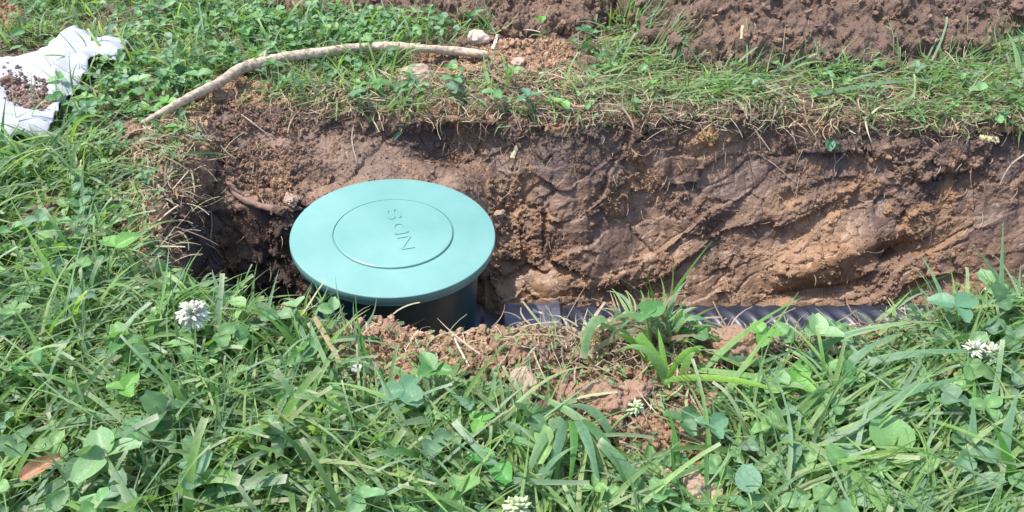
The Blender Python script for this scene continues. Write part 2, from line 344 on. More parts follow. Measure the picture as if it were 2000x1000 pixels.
clear = np.zeros(len(V), bool)
for cx, cy, rx_, ry_ in ((700, 738, 48, 34), (1022, 778, 45, 34), (1190, 815, 105, 55), (1565, 812, 48, 30), (1375, 893, 60, 32), (770, 668, 70, 26), (925, 985, 30, 22), (1050, 955, 30, 20), (1432, 705, 90, 22), (812, 165, 50, 16), (940, 92, 40, 16), (275, 272, 30, 20), (100, 445, 55, 26), (50, 470, 45, 22), (298, 170, 26, 16), (1340, 980, 60, 26), (1745, 905, 55, 48), (1462, 985, 40, 42), (205, 905, 62, 40), (790, 785, 45, 30), (378, 640, 34, 22), (1600, 985, 40, 30)):
    clear |= ((PX-cx)/rx_)**2+((PY-cy)/ry_)**2 < 1
clear |= inpoly(PX, PY, [(-200, 115), (0, 108), (90, 95), (138, 66), (190, 78), (240, 84), (205, 108), (160, 125), (120, 170), (95, 245), (0, 285), (-200, 300)])
clear |= inpoly(PX, PY, [(270, 252), (430, 168), (560, 122), (760, 100), (950, 114), (950, 126), (760, 112), (560, 138), (430, 186), (290, 262)]) & (rng.random(len(V)) < .6)
lawn_ok = 1-.93*clear
HS = HS*(1-.45*edgeF_*ss(-.3, .1, X))
pn = nz(9, 140); pn2 = nz(26, 141)
lawn = (~bare & VISX).astype(float)*lawn_ok; lawn += .22*(Z_left & ~inhole)
edgeN = np.exp(-np.maximum(-dN, 0)/.02)*(dN < .01)            # close to the near lip
edgeF = np.exp(-(np.maximum(-dF, 0)/.045)**2)*(dF < .01)*(X > -.4)
# photo-read density field: thick lawn, thin and trampled along the lips
dens = lawn*(.55+.6*ss(-.3, .4, pn+.5*pn2))*(1-.6*edgeN*ss(-.3, -.1, X))*(1-.66*edgeF*ss(-.3, .25, X+.3*pn2))*np.where(Y > 1., .35+1.1*ss(-.15, .25, pn2+.4*pn), 1.)
thin = inpoly(PX, PY, [(1050, 640), (1700, 640), (1650, 760), (1480, 960), (1260, 900), (1040, 760)]); dens[thin] *= .55
hay = (inpoly(PX+jx, PY+jy, [(200, 300), (330, 240), (440, 290), (450, 420), (380, 540), (300, 540), (230, 430)]).astype(float)*.6 + (np.abs(PX-1190) < 150)*(PY > 600)*(PY < 725)*.75
       + ((PX > 1150) & (PY > 150) & (PY < 262))*.42+((PX > 560) & (PX <= 1150) & (PY > 150) & (PY < 240))*.8 + (Z_near | Z_near2)*.16+.18*lawn+((PX > 1400) & (PY > 600) & (PY < 720))*.8)*VISX*(hole > -.05)
parts = []
def add_grass(n, wt, Lr, Wr, er, bendr, az=None, blunt=.2, pal=GREENS, lift=(0, .006), hscale=None, nearscale=True):
    k = sample(wt, n); root = V[k]+np.stack([rng.normal(0, .001, n), rng.normal(0, .001, n), rng.uniform(*lift, n)-.001], 1)
    az_ = rng.uniform(0, 2*np.pi, n) if az is None else rng.normal(az[0], az[1], n)
    L = HS[k]*rng.uniform(*Lr, n)*(1-.55*np.exp(-np.maximum(-dN[k], 0)/.05)*(dN[k] < .02)*ss(-.45, -.1, V[k, 0]))
    W = rng.uniform(*Wr, n)*(1+.15*ss(.62, .42, V[k, 1]))
    return blades(root, az_, rng.uniform(*er, n), rng.uniform(*bendr, n), L, W, pick(pal, n), rng.random(n) < blunt, colb=pick(np.array([[.2, .27, .10], [.3, .3, .16]]), n), tipcol=np.array([.5, .5, .36]))
farw = dens*(Y > .98); nearw = dens*(Y <= .98)
def tufts(nT, per, wt, Lr, Wr, er, br):
    kt = sample(wt, nT); k = np.repeat(kt, per); n = len(k); rad = np.repeat(rng.uniform(.002, .010, nT), per)
    off = rng.normal(0, 1, (n, 2))*rad[:, None]; root = V[k].copy(); root[:, :2] += off; root[:, 2] = hz(root[:, 0], root[:, 1])-.001
    lean = np.repeat(rng.uniform(0, 6.28, nT), per); az_ = np.where(rng.random(n) < .55, lean+rng.normal(0, .5, n), np.arctan2(off[:, 1], off[:, 0])+rng.normal(0, .4, n))
    ls = np.repeat(rng.uniform(.7, 1.25, nT), per); pc = np.repeat(pick(GREENS, nT, .1), per, 0)*rng.uniform(.82, 1.18, (n, 1))
    return blades(root, az_, rng.uniform(*er, n), rng.uniform(*br, n), HS[k]*ls*rng.uniform(*Lr, n), rng.uniform(*Wr, n), pc, rng.random(n) < .15, curl=rng.normal(0, .5, n), T=9, colb=pick(np.array([[.26, .30, .13], [.34, .34, .2]]), n), tipcol=np.array([.42, .44, .26]))
parts.append(tufts(520, 8, nearw, (.035, .085), (.0016, .0042), (.6, 1.5), (.5, 2.0)))
parts.append(tufts(420, 9, farw, (.025, .06), (.0012, .003), (.6, 1.5), (.5, 2.0)))
parts.append(add_grass(2600, nearw, (.03, .08), (.0014, .0038), (.4, 1.3), (.4, 1.8)))
parts.append(add_grass(3800, nearw, (.045, .13), (.0016, .0046), (.05, .75), (.3, 1.5), lift=(.0, .022), blunt=.2))
parts.append(add_grass(600, nearw*(PX < 900), (.05, .11), (.003, .0068), (.7, 1.4), (.5, 1.7), blunt=.4))
parts.append(add_grass(480, nearw, (.05, .12), (.003, .0068), (.1, .6), (.2, 1.1), lift=(.005, .026), blunt=.3))
rightw = nearw*ss(1350, 1600, PX)
parts.append(add_grass(2200, rightw, (.05, .14), (.0018, .005), (.0, .55), (.1, .9), az=(.35, .45), lift=(.0, .03), blunt=.15))
parts.append(add_grass(2600, farw, (.02, .05), (.0013, .003), (.5, 1.45), (.3, 1.6)))
parts.append(add_grass(5200, farw, (.03, .07), (.0014, .0034), (-.1, .6), (.0, 1.2), lift=(0, .016)))
parts.append(add_grass(700, farw*(PX < 1250), (.05, .09), (.0025, .005), (.8, 1.45), (.3, 1.3), blunt=.3))
parts.append(add_grass(1100, farw*(PX > 1150), (.04, .09), (.0018, .004), (-.1, .5), (.1, .9), az=(.1, .5), lift=(0, .02)))
# grass hanging over the far lip
parts.append(add_grass(300, ((dF > -.03) & (dF < .004) & (X > -.4) & VISX).astype(float), (.02, .055), (.0012, .003), (-.1, .5), (.4, 1.9), az=(-1.57, 1.6), lift=(0, .012)))
def hero(p0, p1, W, z0=.0, z1=.03, bow=.012, col=None, blunt=False, T=12, fold=.22, roll=.35, side=0.):
    """one broad blade from its root on the ground to its tip, bowed upward"""
    a = onray(p0[0], p0[1], 0.)+np.array([0, 0, z0]); a[2] = hz(a[0], a[1])+z0; side = side+rng.normal(0, .004)
    d = FW+(p1[0]-1000)/F*np.array([1., 0, 0])-(p1[1]-500)/F*UP
    if z1 is None: z1 = .03
    b = P(p1[0], p1[1], z1)
    t = np.linspace(0, 1, T)[:, None]
    pos = a*(1-t)+b*t+np.array([0, 0, 1.])*bow*4*t*(1-t)
    dd = np.gradient(pos, axis=0); dd /= np.linalg.norm(dd, axis=1, keepdims=True)
    sd = np.cross(dd, np.array([.1, .5, -.85])); sd /= np.maximum(np.linalg.norm(sd, axis=1, keepdims=True), 1e-3)
    pos = pos+sd*side*4*t*(1-t)
    nr = np.cross(sd, dd); ro = roll*(.4+t); s2 = sd*np.cos(ro)+nr*np.sin(ro); n2 = np.cross(s2, dd)
    w = W*.5*((.8+.2*np.sin(np.pi*t)) if blunt else (.65+.35*np.sin(np.pi*np.minimum(t*1.5, 1)))*(1-t**2.6))+.00015
    Vv = np.stack([pos-s2*w, pos-n2*fold*w, pos+s2*w], 1).reshape(-1, 3)
    c = np.array(col if col is not None else GREENS[rng.integers(0, 8)])*np.ones((T, 3))
    if blunt: f = np.clip((t-.9)*10, 0, 1); c = c*(1-f)+np.array([.5, .5, .36])*f
    Cc = np.repeat(c[:, None], 3, 1)*np.array([1.05, .88, 1.05])[None, :, None]
    b_ = np.arange(T*3).reshape(T, 3); qd = np.concatenate([np.stack([b_[:-1, k], b_[1:, k], b_[1:, k+1], b_[:-1, k+1]], -1) for k in (0, 1)])
    return Vv, qd, Cc.reshape(-1, 3)
g0, g1c, g2c, g3c, g4c = [tuple(x) for x in ([.10, .25, .05], [.15, .30, .06], [.14, .26, .14], [.07, .17, .05], [.22, .34, .16])]
HERO = [((1275, 640), (1225, 560), .005, 0, .05, .006, g2c, 0), ((1290, 640), (1262, 520), .0045, 0, .06, .003, g0, 0), ((1300, 645), (1345, 545), .006, 0, .055, .004, g2c, 0), ((1312, 650), (1362, 600), .007, 0, .04, .006, g4c, 0), ((1285, 650), (1290, 540), .004, 0, .055, .002, g1c, 0),
 ((1305, 660), (1400, 640), .007, .01, .03, .012, g2c, 0), ((1270, 650), (1180, 640), .006, .01, .03, .010, g4c, 0), ((1295, 655), (1245, 600), .008, 0, .04, .004, g2c, 0), ((1320, 660), (1330, 585), .006, 0, .045, .004, g0, 0), ((1262, 655), (1130, 655), .006, .012, .022, .006, (.34, .30, .18), 1), ((1330, 665), (1440, 690), .006, .01, .012, .008, g0, 0), ((1280, 660), (1150, 690), .005, .014, .012, .006, (.30, .28, .16), 1),
 # root px, tip px, width, root z, tip z, bow, colour, blunt
 ((1300, 600), (1391, 470), .005, .0, .075, .004, g2c, 0), ((1285, 600), (1203, 488), .0045, .0, .07, .006, g2c, 0), ((1300, 610), (1312, 492), .003, 0, .065, .002, g4c, 0), ((1270, 600), (1205, 540), .0035, 0, .05, .004, g4c, 0),
 ((1290, 610), (1240, 505), .003, 0, .06, .002, g0, 0), ((1255, 615), (1195, 570), .004, 0, .03, .01, g4c, 0),
 ((160, 640), (15, 378), .006, .0, .09, .012, g1c, 0), ((110, 760), (195, 385), .004, 0, .085, .01, g2c, 0), ((240, 740), (375, 500), .006, 0, .05, .008, g2c, 0), ((215, 650), (100, 535), .009, 0, .035, .01, g0, 0),
 ((285, 735), (330, 530), .008, 0, .06, .004, g1c, 0), ((170, 570), (145, 470), .006, 0, .05, .004, g2c, 0), ((60, 520), (18, 478), .008, .02, .04, .006, g2c, 1), ((300, 650), (330, 470), .0045, 0, .05, .004, g2c, 0),
 ((355, 640), (480, 545), .004, 0, .03, .004, g2c, 0), ((370, 650), (505, 540), .0045, 0, .03, .006, g0, 0), ((560, 620), (610, 700), .007, .01, .02, .012, g2c, 0), ((290, 740), (300, 600), .009, 0, .045, .002, g0, 1),
 ((1010, 1000), (1130, 870), .008, .0, .05, .012, g2c, 0), ((1100, 870), (1050, 1005), .009, .03, .012, .02, g2c, 0), ((1095, 868), (1010, 1010), .009, .032, .014, .02, g4c, 0), ((1110, 868), (1100, 1010), .007, .03, .01, .022, g0, 0), ((1120, 868), (1180, 1010), .009, .03, .016, .022, g2c, 0), ((1128, 868), (1240, 1010), .008, .03, .014, .02, g3c, 0),
 ((1265, 1010), (1170, 862), .010, .02, .045, .006, g2c, 1), ((1150, 880), (1025, 762), .007, .03, .03, .004, g4c, 0), ((1060, 905), (950, 820), .008, .02, .02, .01, g2c, 0), ((1190, 880), (1090, 800), .008, .02, .03, .006, g2c, 0),
 ((330, 1010), (470, 940), .012, .01, .045, .012, g1c, 1), ((350, 1010), (560, 935), .010, .01, .04, .015, g2c, 1), ((305, 1000), (275, 800), .014, 0, .05, .006, g2c, 0), ((320, 900), (375, 770), .006, 0, .05, .004, g0, 0),
 ((420, 680), (425, 560), .005, 0, .05, .004, g0, 0), ((430, 660), (530, 730), .008, .02, .01, .012, g2c, 0), ((520, 738), (640, 726), .006, .02, .02, .004, g4c, 0), ((480, 700), (580, 760), .009, .015, .01, .01, g0, 0),
 ((595, 770), (690, 772), .009, .02, .02, .006, g0, 0), ((620, 660), (710, 790), .005, .03, .01, .01, (.4, .3, .16), 0), ((660, 715), (730, 795), .005, .02, .01, .008, g4c, 1), ((700, 755), (710, 700), .004, 0, .04, .002, g3c, 0),
 ((720, 740), (690, 590), .0045, 0, .06, .004, g2c, 0), ((735, 745), (695, 575), .004, 0, .065, .004, g0, 0), ((650, 620), (616, 555), .0035, 0, .06, .002, g2c, 0), ((700, 690), (655, 540), .003, 0, .07, .002, g4c, 0), ((690, 660), (735, 580), .0035, 0, .04, .003, g2c, 0),
 ((830, 900), (815, 755), .006, 0, .04, .008, g2c, 0), ((885, 960), (900, 790), .010, .0, .03, .006, g4c, 0), ((820, 790), (770, 720), .007, .02, .03, .006, g4c, 1), ((960, 880), (1150, 905), .007, .02, .02, .012, g0, 0), ((800, 1000), (860, 880), .009, 0, .04, .004, g2c, 0),
 ((1280, 720), (1200, 652), .011, .0, .05, .008, g1c, 0), ((1180, 670), (1140, 700), .009, .03, .02, .012, g4c, 1), ((1340, 760), (1570, 580), .006, 0, .055, .008, g1c, 0), ((1370, 830), (1560, 570), .005, 0, .07, .004, g1c, 0), ((1345, 745), (1640, 770), .006, .015, .03, .006, g1c, 0), ((1330, 770), (1385, 700), .008, 0, .02, .025, g1c, 0),
 ((1440, 720), (1380, 690), .007, .01, .02, .006, g4c, 0), ((1480, 735), (1395, 690), .008, .02, .02, .006, g2c, 1), ((1540, 740), (1720, 640), .008, .01, .05, .008, g2c, 0), ((1600, 780), (1760, 650), .009, .01, .045, .01, g2c, 0), ((1620, 760), (1980, 700), .008, .02, .05, .012, g2c, 0), ((1600, 700), (1840, 630), .006, .02, .05, .01, g4c, 0), ((1640, 850), (1900, 740), .010, .02, .05, .012, g2c, 0),
 ((1880, 700), (1800, 500), .006, 0, .07, .01, g2c, 0), ((1960, 700), (1960, 430), .006, 0, .11, .004, g2c, 0), ((1985, 640), (1900, 480), .005, 0, .08, .008, g2c, 0), ((1700, 640), (1870, 530), .006, 0, .05, .01, g3c, 0), ((1990, 700), (1800, 810), .008, .05, .02, .006, g2c, 0), ((1870, 1000), (1900, 780), .014, 0, .07, .006, g2c, 0), ((1930, 1005), (1990, 760), .014, 0, .08, .006, g2c, 0), ((1975, 1005), (1940, 830), .012, 0, .08, .008, g0, 0), ((1620, 1000), (1660, 900), .012, .0, .02, .006, g4c, 0),
 ((1490, 960), (1470, 790), .004, .0, .05, .004, g4c, 0), ((1320, 950), (1300, 790), .006, 0, .05, .004, g0, 0), ((1345, 1000), (1310, 870), .007, 0, .05, .002, g3c, 0), ((1120, 990), (1140, 940), .006, 0, .03, .006, g2c, 0), ((1500, 870), (1560, 740), .004, 0, .03, .002, g4c, 0), ((1640, 960), (1560, 800), .007, .01, .03, .008, g1c, 0), ((1740, 790), (1880, 860), .008, .03, .03, .008, g2c, 0), ((1780, 760), (1860, 900), .009, .03, .03, .01, g4c, 0), ((1570, 830), (1620, 905), .005, .02, .02, .003, (.45, .45, .2), 1),
 ((1330, 150), (1380, 60), .004, 0, .04, .002, g4c, 0), ((1480, 170), (1630, 95), .005, 0, .04, .006, g2c, 0), ((1560, 165), (1715, 85), .004, 0, .04, .004, g2c, 0), ((1580, 200), (1845, 155), .009, .01, .02, .006, g2c, 0), ((1990, 170), (1965, 60), .008, 0, .07, .006, g4c, 0), ((1995, 150), (1990, 60), .006, 0, .07, .003, g2c, 0), ((1960, 160), (1880, 130), .006, 0, .04, .01, g1c, 0), ((1430, 165), (1450, 45), .004, 0, .04, .002, g4c, 0),
 ((690, 110), (790, 10), .004, 0, .05, .003, g2c, 0), ((665, 110), (715, 5), .007, 0, .06, .002, g2c, 0), ((960, 180), (945, 100), .007, 0, .04, .004, g0, 0), ((1050, 170), (1095, 135), .005, .01, .03, .004, g2c, 0), ((720, 170), (760, 90), .006, 0, .04, .004, g2c, 0), ((390, 60), (330, -20), .007, 0, .06, .004, g2c, 0), ((360, 165), (310, 110), .008, .01, .02, .006, g2c, 0), ((400, 110), (385, -10), .006, 0, .07, .003, g2c, 0), ((200, 130), (185, 20), .006, 0, .09, .004, g2c, 0), ((250, 220), (60, 95), .002, 0, .06, .01, (.3, .28, .16), 0), ((510, 40), (520, -30), .005, 0, .05, .002, g2c, 0),
]
for _k in range(46):
    x0 = rng.normal(1262, 42); y0 = rng.uniform(640, 690); L0 = rng.uniform(35, 95); a0 = rng.normal(-1.35, .75)
    HERO.append(((x0, y0), (x0+math.cos(a0)*L0*1.1, y0+math.sin(a0)*L0), rng.uniform(.002, .005), .004, rng.uniform(.03, .055), rng.uniform(.002, .010), tuple(pick(GREENS, 1)[0]) if rng.random() < .7 else tuple(pick(STRAWS, 1)[0]), 0))
for h in HERO: parts.append(hero(h[0], h[1], h[2], h[3], h[4], h[5], h[6], bool(h[7])))
ring = (~VISX & (np.abs(X) < 1.35) & (Y > .2) & (Y < 2.) & ~(inhole | mound)).astype(float)
parts.append(add_grass(4200, ring, (.03, .09), (.002, .0045), (.2, 1.3), (.3, 1.5)))
parts.append(add_grass(2600, ring*(X > .6), (.03, .08), (.002, .004), (.0, .6), (.1, .9), lift=(0, .02)))
parts.append(add_grass(260, ((Z_near | Z_near2 | Z_near3) & ~inhole).astype(float), (.02, .06), (.0015, .004), (-.1, .4), (.0, .6), lift=(.002, .014), blunt=.5))
gv, gf, gc = merge(parts)
grass = mesh('grass', gv, gf, M_grass, col=gc, across=(np.arange(len(gv)) % 3)*.5); tag(grass, 'trampled and cut lawn grass around the trench, green blades of many lengths', 'grass', kind='stuff')
# ---------------------------------------------------------------- dry grass and fine roots
parts = []
def straw(n, wt, Lr, Wr, lift, az=None, er=(-.3, .5)):
    k = sample(wt, n); root = V[k]+GN[k]*.001+np.stack([np.zeros(n), np.zeros(n), rng.uniform(*lift, n)], 1)
    az_ = rng.uniform(0, 2*np.pi, n) if az is None else rng.normal(az[0], az[1], n)
    return blades(root, az_, rng.uniform(*er, n), rng.uniform(-.3, .8, n), rng.uniform(*Lr, n), rng.uniform(*Wr, n), pick(STRAWS, n, .25), rng.random(n) < .7, curl=rng.normal(0, .8, n), T=6)
parts.append(straw(7600, hay, (.012, .05), (.0006, .0018), (0, .012)))
parts.append(straw(420, hay, (.03, .06), (.0016, .0034), (.004, .016)))
parts.append(straw(220, ((dF > -.03) & (dF < .01) & (X > .05) & VISX).astype(float), (.01, .04), (.0005, .0012), (0, .006)))
sv, sf, sc_ = merge(parts)
dry = mesh('dry_grass', sv, sf, M_straw, col=sc_); tag(dry, 'tangled dead straw and thatch along the torn edges of the trench', 'dry grass', kind='stuff')
parts = []
wallw = ((hole < -.01) & (hole > -.24) & VISX & (dN > .05)).astype(float)
k = sample(wallw*(.3+ss(.12, .0, dF)+(1-SP)*.7), 620); n = len(k)
parts.append(blades(V[k]+GN[k]*.0015, rng.normal(-1.57, .9, n), rng.uniform(-1.2, .2, n), rng.uniform(-.2, 1.0, n), rng.uniform(.006, .032, n), rng.uniform(.0003, .0009, n), pick(np.array([[.32, .22, .15], [.22, .14, .10], [.42, .33, .24]]), n), rng.random(n) < 2, curl=rng.normal(0, 1.3, n), T=7, lift=.0008))
k = sample((mound & VISX).astype(float), 260); n = len(k)
parts.append(blades(V[k]+GN[k]*.002, rng.uniform(0, 6.28, n), rng.uniform(-.5, .9, n), rng.uniform(-.2, 1.0, n), rng.uniform(.008, .04, n), rng.uniform(.0004, .0012, n), pick(STRAWS, n), rng.random(n) < 2, curl=rng.normal(0, 1.1, n), T=7, lift=.0008))
rv, rf, rc = merge(parts)
roots = mesh('fine_roots', rv, rf, M_straw, col=rc); tag(roots, 'hair-thin pale roots and straws sticking out of the cut clay wall', 'roots', kind='stuff')
# ---------------------------------------------------------------- clover
def leaflet_grid(nu=6, nv=5):
    """heart-shaped blade from base (0) to notched tip (1), unit length"""
    u = np.linspace(0, 1, nu); v = np.linspace(-1, 1, nv); Uu, Vv_ = np.meshgrid(u, v, indexing='ij')
    w = .40*np.sin(np.pi*np.clip(Uu, 0, 1)**.85)**.62+.01
    w = np.where(Uu > .95, .17, w); w[0] = .02
    x = Uu-.07*(1-np.abs(Vv_))*(Uu > .85)+(.0)*Vv_; y = Vv_*w; z = np.abs(Vv_)**1.3*w*.42-.16*Uu**2
    pts = np.stack([x, y, z], -1).reshape(-1, 3); b = np.arange(nu*nv).reshape(nu, nv)
    f = np.stack([b[:-1, :-1], b[1:, :-1], b[1:, 1:], b[:-1, 1:]], -1).reshape(-1, 4); return pts, f, np.abs(Vv_).ravel(), Uu.ravel()
LP, LF, LA, LU = leaflet_grid()
def frames(az, tilt, roll):
    ca, sa, ct, st, cr_, sr = np.cos(az), np.sin(az), np.cos(tilt), np.sin(tilt), np.cos(roll), np.sin(roll)
    f = np.stack([ca*ct, sa*ct, st], -1); s = np.stack([-sa, ca, sa*0], -1); n_ = np.cross(f, s)
    s2 = s*cr_[:, None]+n_*sr[:, None]; return f, s2, np.cross(f, s2)
def leaflets(cen, az, tilt, roll, size, col):
    f, s, n_ = frames(az, tilt, roll)
    Vv = cen[:, None]+size[:, None, None]*(LP[None, :, 0, None]*f[:, None]+LP[None, :, 1, None]*s[:, None]+LP[None, :, 2, None]*n_[:, None])
    chev = np.exp(-((LU-.42-.18*LA)/.07)**2)*.45; vein = (LA < .1)*.12
    cc = col[:, None]*(1+(chev+vein)[None, :, None]); N = len(cen)
    return Vv.reshape(-1, 3), (LF[None]+(np.arange(N)*len(LP))[:, None, None]).reshape(-1, 4), cc.reshape(-1, 3)
CLG = np.array([[.10, .21, .085], [.13, .25, .09], [.085, .17, .07], [.15, .27, .12], [.17, .29, .10], [.13, .22, .13]])
def clover(n, wt, hr, sr):
    k = sample(wt, n); cen = V[k]+np.stack([rng.normal(0, .003, n), rng.normal(0, .003, n), rng.uniform(*hr, n)*HS[k]], 1)
    az0 = rng.uniform(0, 6.28, n); col = pick(CLG, n); sz = rng.uniform(*sr, n); tx = rng.normal(0, .45, n); ps = []
    for j in range(3):
        a = az0+j*2.09+rng.normal(0, .15, n); ps.append(leaflets(cen, a, rng.normal(.12, .25, n)+tx*np.cos(a), tx*np.sin(a)+rng.normal(0, .25, n), sz*rng.uniform(.9, 1.1, n), col*rng.uniform(.92, 1.08, (n, 1))))
    rt = V[k]+np.stack([rng.normal(0, .008, n), rng.normal(0, .008, n), np.zeros(n)], 1)
    d = cen-rt; L = np.linalg.norm(d, axis=1)
    ps.append(blades(rt, np.arctan2(d[:, 1], d[:, 0]), np.arcsin(np.clip(d[:, 2]/L, -1, 1)), np.zeros(n), L, np.full(n, .0011), pick(np.array([[.18, .28, .10]]), n), np.ones(n, bool), curl=np.zeros(n), T=4, clamp=False))
    return merge(ps)
cw = lawn*ss(-.15, .35, nz(7, 150)+.4*nz(22, 151))*(1-.7*edgeN)
cboost = 1.+2.2*inpoly(PX, PY, [(230, 40), (560, 20), (600, 120), (480, 150), (300, 220), (200, 180)])+2*inpoly(PX, PY, [(560, 30), (900, 20), (880, 90), (700, 130), (560, 110)])+1.5*inpoly(PX, PY, [(650, 690), (1000, 680), (1050, 960), (700, 900)])
parts = [clover(520, (cw+.15*lawn)*cboost*(Y <= .95), (.008, .038), (.008, .017)), clover(1000, (cw+.2*lawn)*cboost*(Y > .95)*(1-.6*(PX > 1250)), (.008, .034), (.008, .015)),
         clover(260, lawn*(Y > .95)*(PX < 900), (.014, .038), (.012, .020)), clover(130, lawn*(Y < .8), (.03, .05), (.015, .022))]
parts.append(clover(420, (~VISX & (np.abs(X) < 1.35) & (Y > .2) & (Y < 2.) & ~(inhole | mound)).astype(float), (.01, .035), (.010, .017)))
cv, cf, cc = merge(parts)
clo = mesh('clover', cv, cf, M_clover, col=cc); tag(clo, 'low white clover leaves growing through the lawn grass', 'clover', kind='stuff')
# ---------------------------------------------------------------- soil crumbs
def ico(sub):
    bm = bmesh.new(); bmesh.ops.create_icosphere(bm, subdivisions=sub, radius=1); bm.verts.ensure_lookup_table()
    v = np.array([x.co[:] for x in bm.verts]); f = np.array([[x.index for x in g.verts] for g in bm.faces]); bm.free(); return v, f
iv, if_ = ico(2)
var = [iv*(1+.75*fbm(iv*1.4+s*9.1, 3, 200+s)+.30*vn(iv*3.1+s, 230+s))[:, None]*np.array([1, rng.uniform(.7, 1), rng.uniform(.55, .85)]) for s in range(8)]
def crumbs(n, wt, sr, pw=3.2, tint=1.):
    k = sample(wt, n); s = sr[0]+(sr[1]-sr[0])*rng.random(n)**pw; ps = []; o = 0; Vs = []; Fs = []; Cs = []
    a, b, c_ = rng.uniform(0, 6.28, (3, n)); vi = rng.integers(0, 8, n)
    f, s2, n2 = frames(a, b*.3, c_); M = np.stack([f, s2, n2], -1)
    base = np.array(var)[vi]
    Vv = np.einsum('nij,nvj->nvi', M, base)*s[:, None, None]+(V[k]+GN[k]*(s*.35)[:, None])[:, None]
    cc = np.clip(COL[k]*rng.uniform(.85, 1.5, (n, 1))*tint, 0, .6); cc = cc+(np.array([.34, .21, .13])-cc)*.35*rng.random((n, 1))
    return Vv.reshape(-1, 3), (if_[None]+(np.arange(n)*len(iv))[:, None, None]).reshape(-1, 3), np.repeat(cc, len(iv), 0)
CRF = np.zeros(len(V)); CRF[I] = crumby
wl = ((hole < -.004) & (hole > -.25) & VISX & (dN > .04))*CRF**2
parts = [crumbs(5200, wl*(.35+.65*(1-SP)), (.0008, .0042)), crumbs(6500, ((Z_near | Z_near3 | Z_spill | Z_bits | Z_near2 | Z_left) & ~inhole).astype(float)*VISX, (.0009, .0068), 3.6, tint=1.0),
         crumbs(4200, (mound & VISX).astype(float), (.0008, .0085), 4.5), crumbs(900, lawn, (.001, .005)), crumbs(700, (edgeN > .4)*VISX*(X > -.35)*1., (.001, .006), tint=1.2),
         crumbs(900, wl*(dF < .03), (.001, .006)), crumbs(9000, ((hole < -.004) & (hole > -.25) & VISX & (dN > .04))*(.35+CRF), (.0005, .0019), 1.8)]
kv, kf, kc = merge(parts)
crumb = mesh('soil_crumbs', kv, kf, M_soil, col=kc, rgh=np.ones(len(kv)), smooth=False); tag(crumb, 'loose crumbs of reddish brown soil on the trench wall, banks and lawn', 'soil', kind='stuff')
#OBJ-BEGIN
# ---------------------------------------------------------------- catch basin with lid
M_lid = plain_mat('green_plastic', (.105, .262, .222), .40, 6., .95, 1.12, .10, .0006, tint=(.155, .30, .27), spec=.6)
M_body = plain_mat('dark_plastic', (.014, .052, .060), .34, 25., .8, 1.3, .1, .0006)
M_pipe = plain_mat('black_pipe_plastic', (.010, .012, .021), .40, 40., .8, 1.3, .15, .0005, tint=(.020, .023, .038), spec=.5); M_coup = plain_mat('sleeve_plastic', (.030, .034, .052), .30, 60., .6, 1.8, .25, .0006, tint=(.07, .07, .09), stretch=(.3, 1, 1), spec=.6)
def lathe(prof, n=96, axis='z', cap0=True, cap1=True):
    prof = np.array(prof, float); m = len(prof); a = np.linspace(0, 2*np.pi, n, endpoint=False)
    r, h = prof[:, 0], prof[:, 1]
    ring = np.stack([r[:, None]*np.cos(a), r[:, None]*np.sin(a), h[:, None]+0*a], -1)
    if axis == 'x': ring = np.stack([ring[..., 2], ring[..., 0], ring[..., 1]], -1)
    Vv = ring.reshape(-1, 3); b = np.arange(m*n).reshape(m, n); nb = np.roll(b, -1, 1)
    return Vv, np.stack([b[:-1], nb[:-1], nb[1:], b[1:]], -1).reshape(-1, 4)
def rnd(r, h0, h1, bev, k=4, inner=0.):
    """closed turned disc with rounded edges"""
    p = [(inner, h0)]; t = np.linspace(0, np.pi/2, k)
    p += [(r-bev+bev*math.sin(x), h0+bev-bev*math.cos(x)) for x in t]+[(r-bev+bev*math.cos(x), h1-bev+bev*math.sin(x)) for x in t]+[(inner, h1)]
    return p
LID = P(767, 453, -.03); RL = .1268
basin = empty('catch_basin', (LID[0]-.013, LID[1], -.29), 'round green drain box with a wide teal lid standing in the dug hole', 'drain box'); basin.rotation_euler = (0, R(3.2), 0)
def child(name, vf, mat, parent, loc=(0, 0, 0), label=None, **k):
    o = mesh(name, vf[0], vf[1], mat, parent=parent, **k); o.location = loc
    if k.get('smooth', True): o.data.set_sharp_from_angle(angle=R(28))
    if label: o['label'] = label
    return o
lid = child('lid', lathe(rnd(RL, -.0095, 0, .0016)[:-1]+[(.0752, 0), (.0748, -.0016), (.0738, -.0016), (.0735, -.0002), (0.0001, -.0002)], 160), M_lid, basin, (0, 0, .26))
child('raised_disc', lathe([(.0733, -.0008), (.0731, .0009), (.0722, .0014), (.0001, .0014)], 160), M_lid, lid)
child('lid_rim', lathe([(RL-.006, -.0092), (RL-.006, -.0145), (RL-.004, -.0155), (RL-.0022, -.0145), (RL-.0022, -.0092)], 160), M_lid, lid)
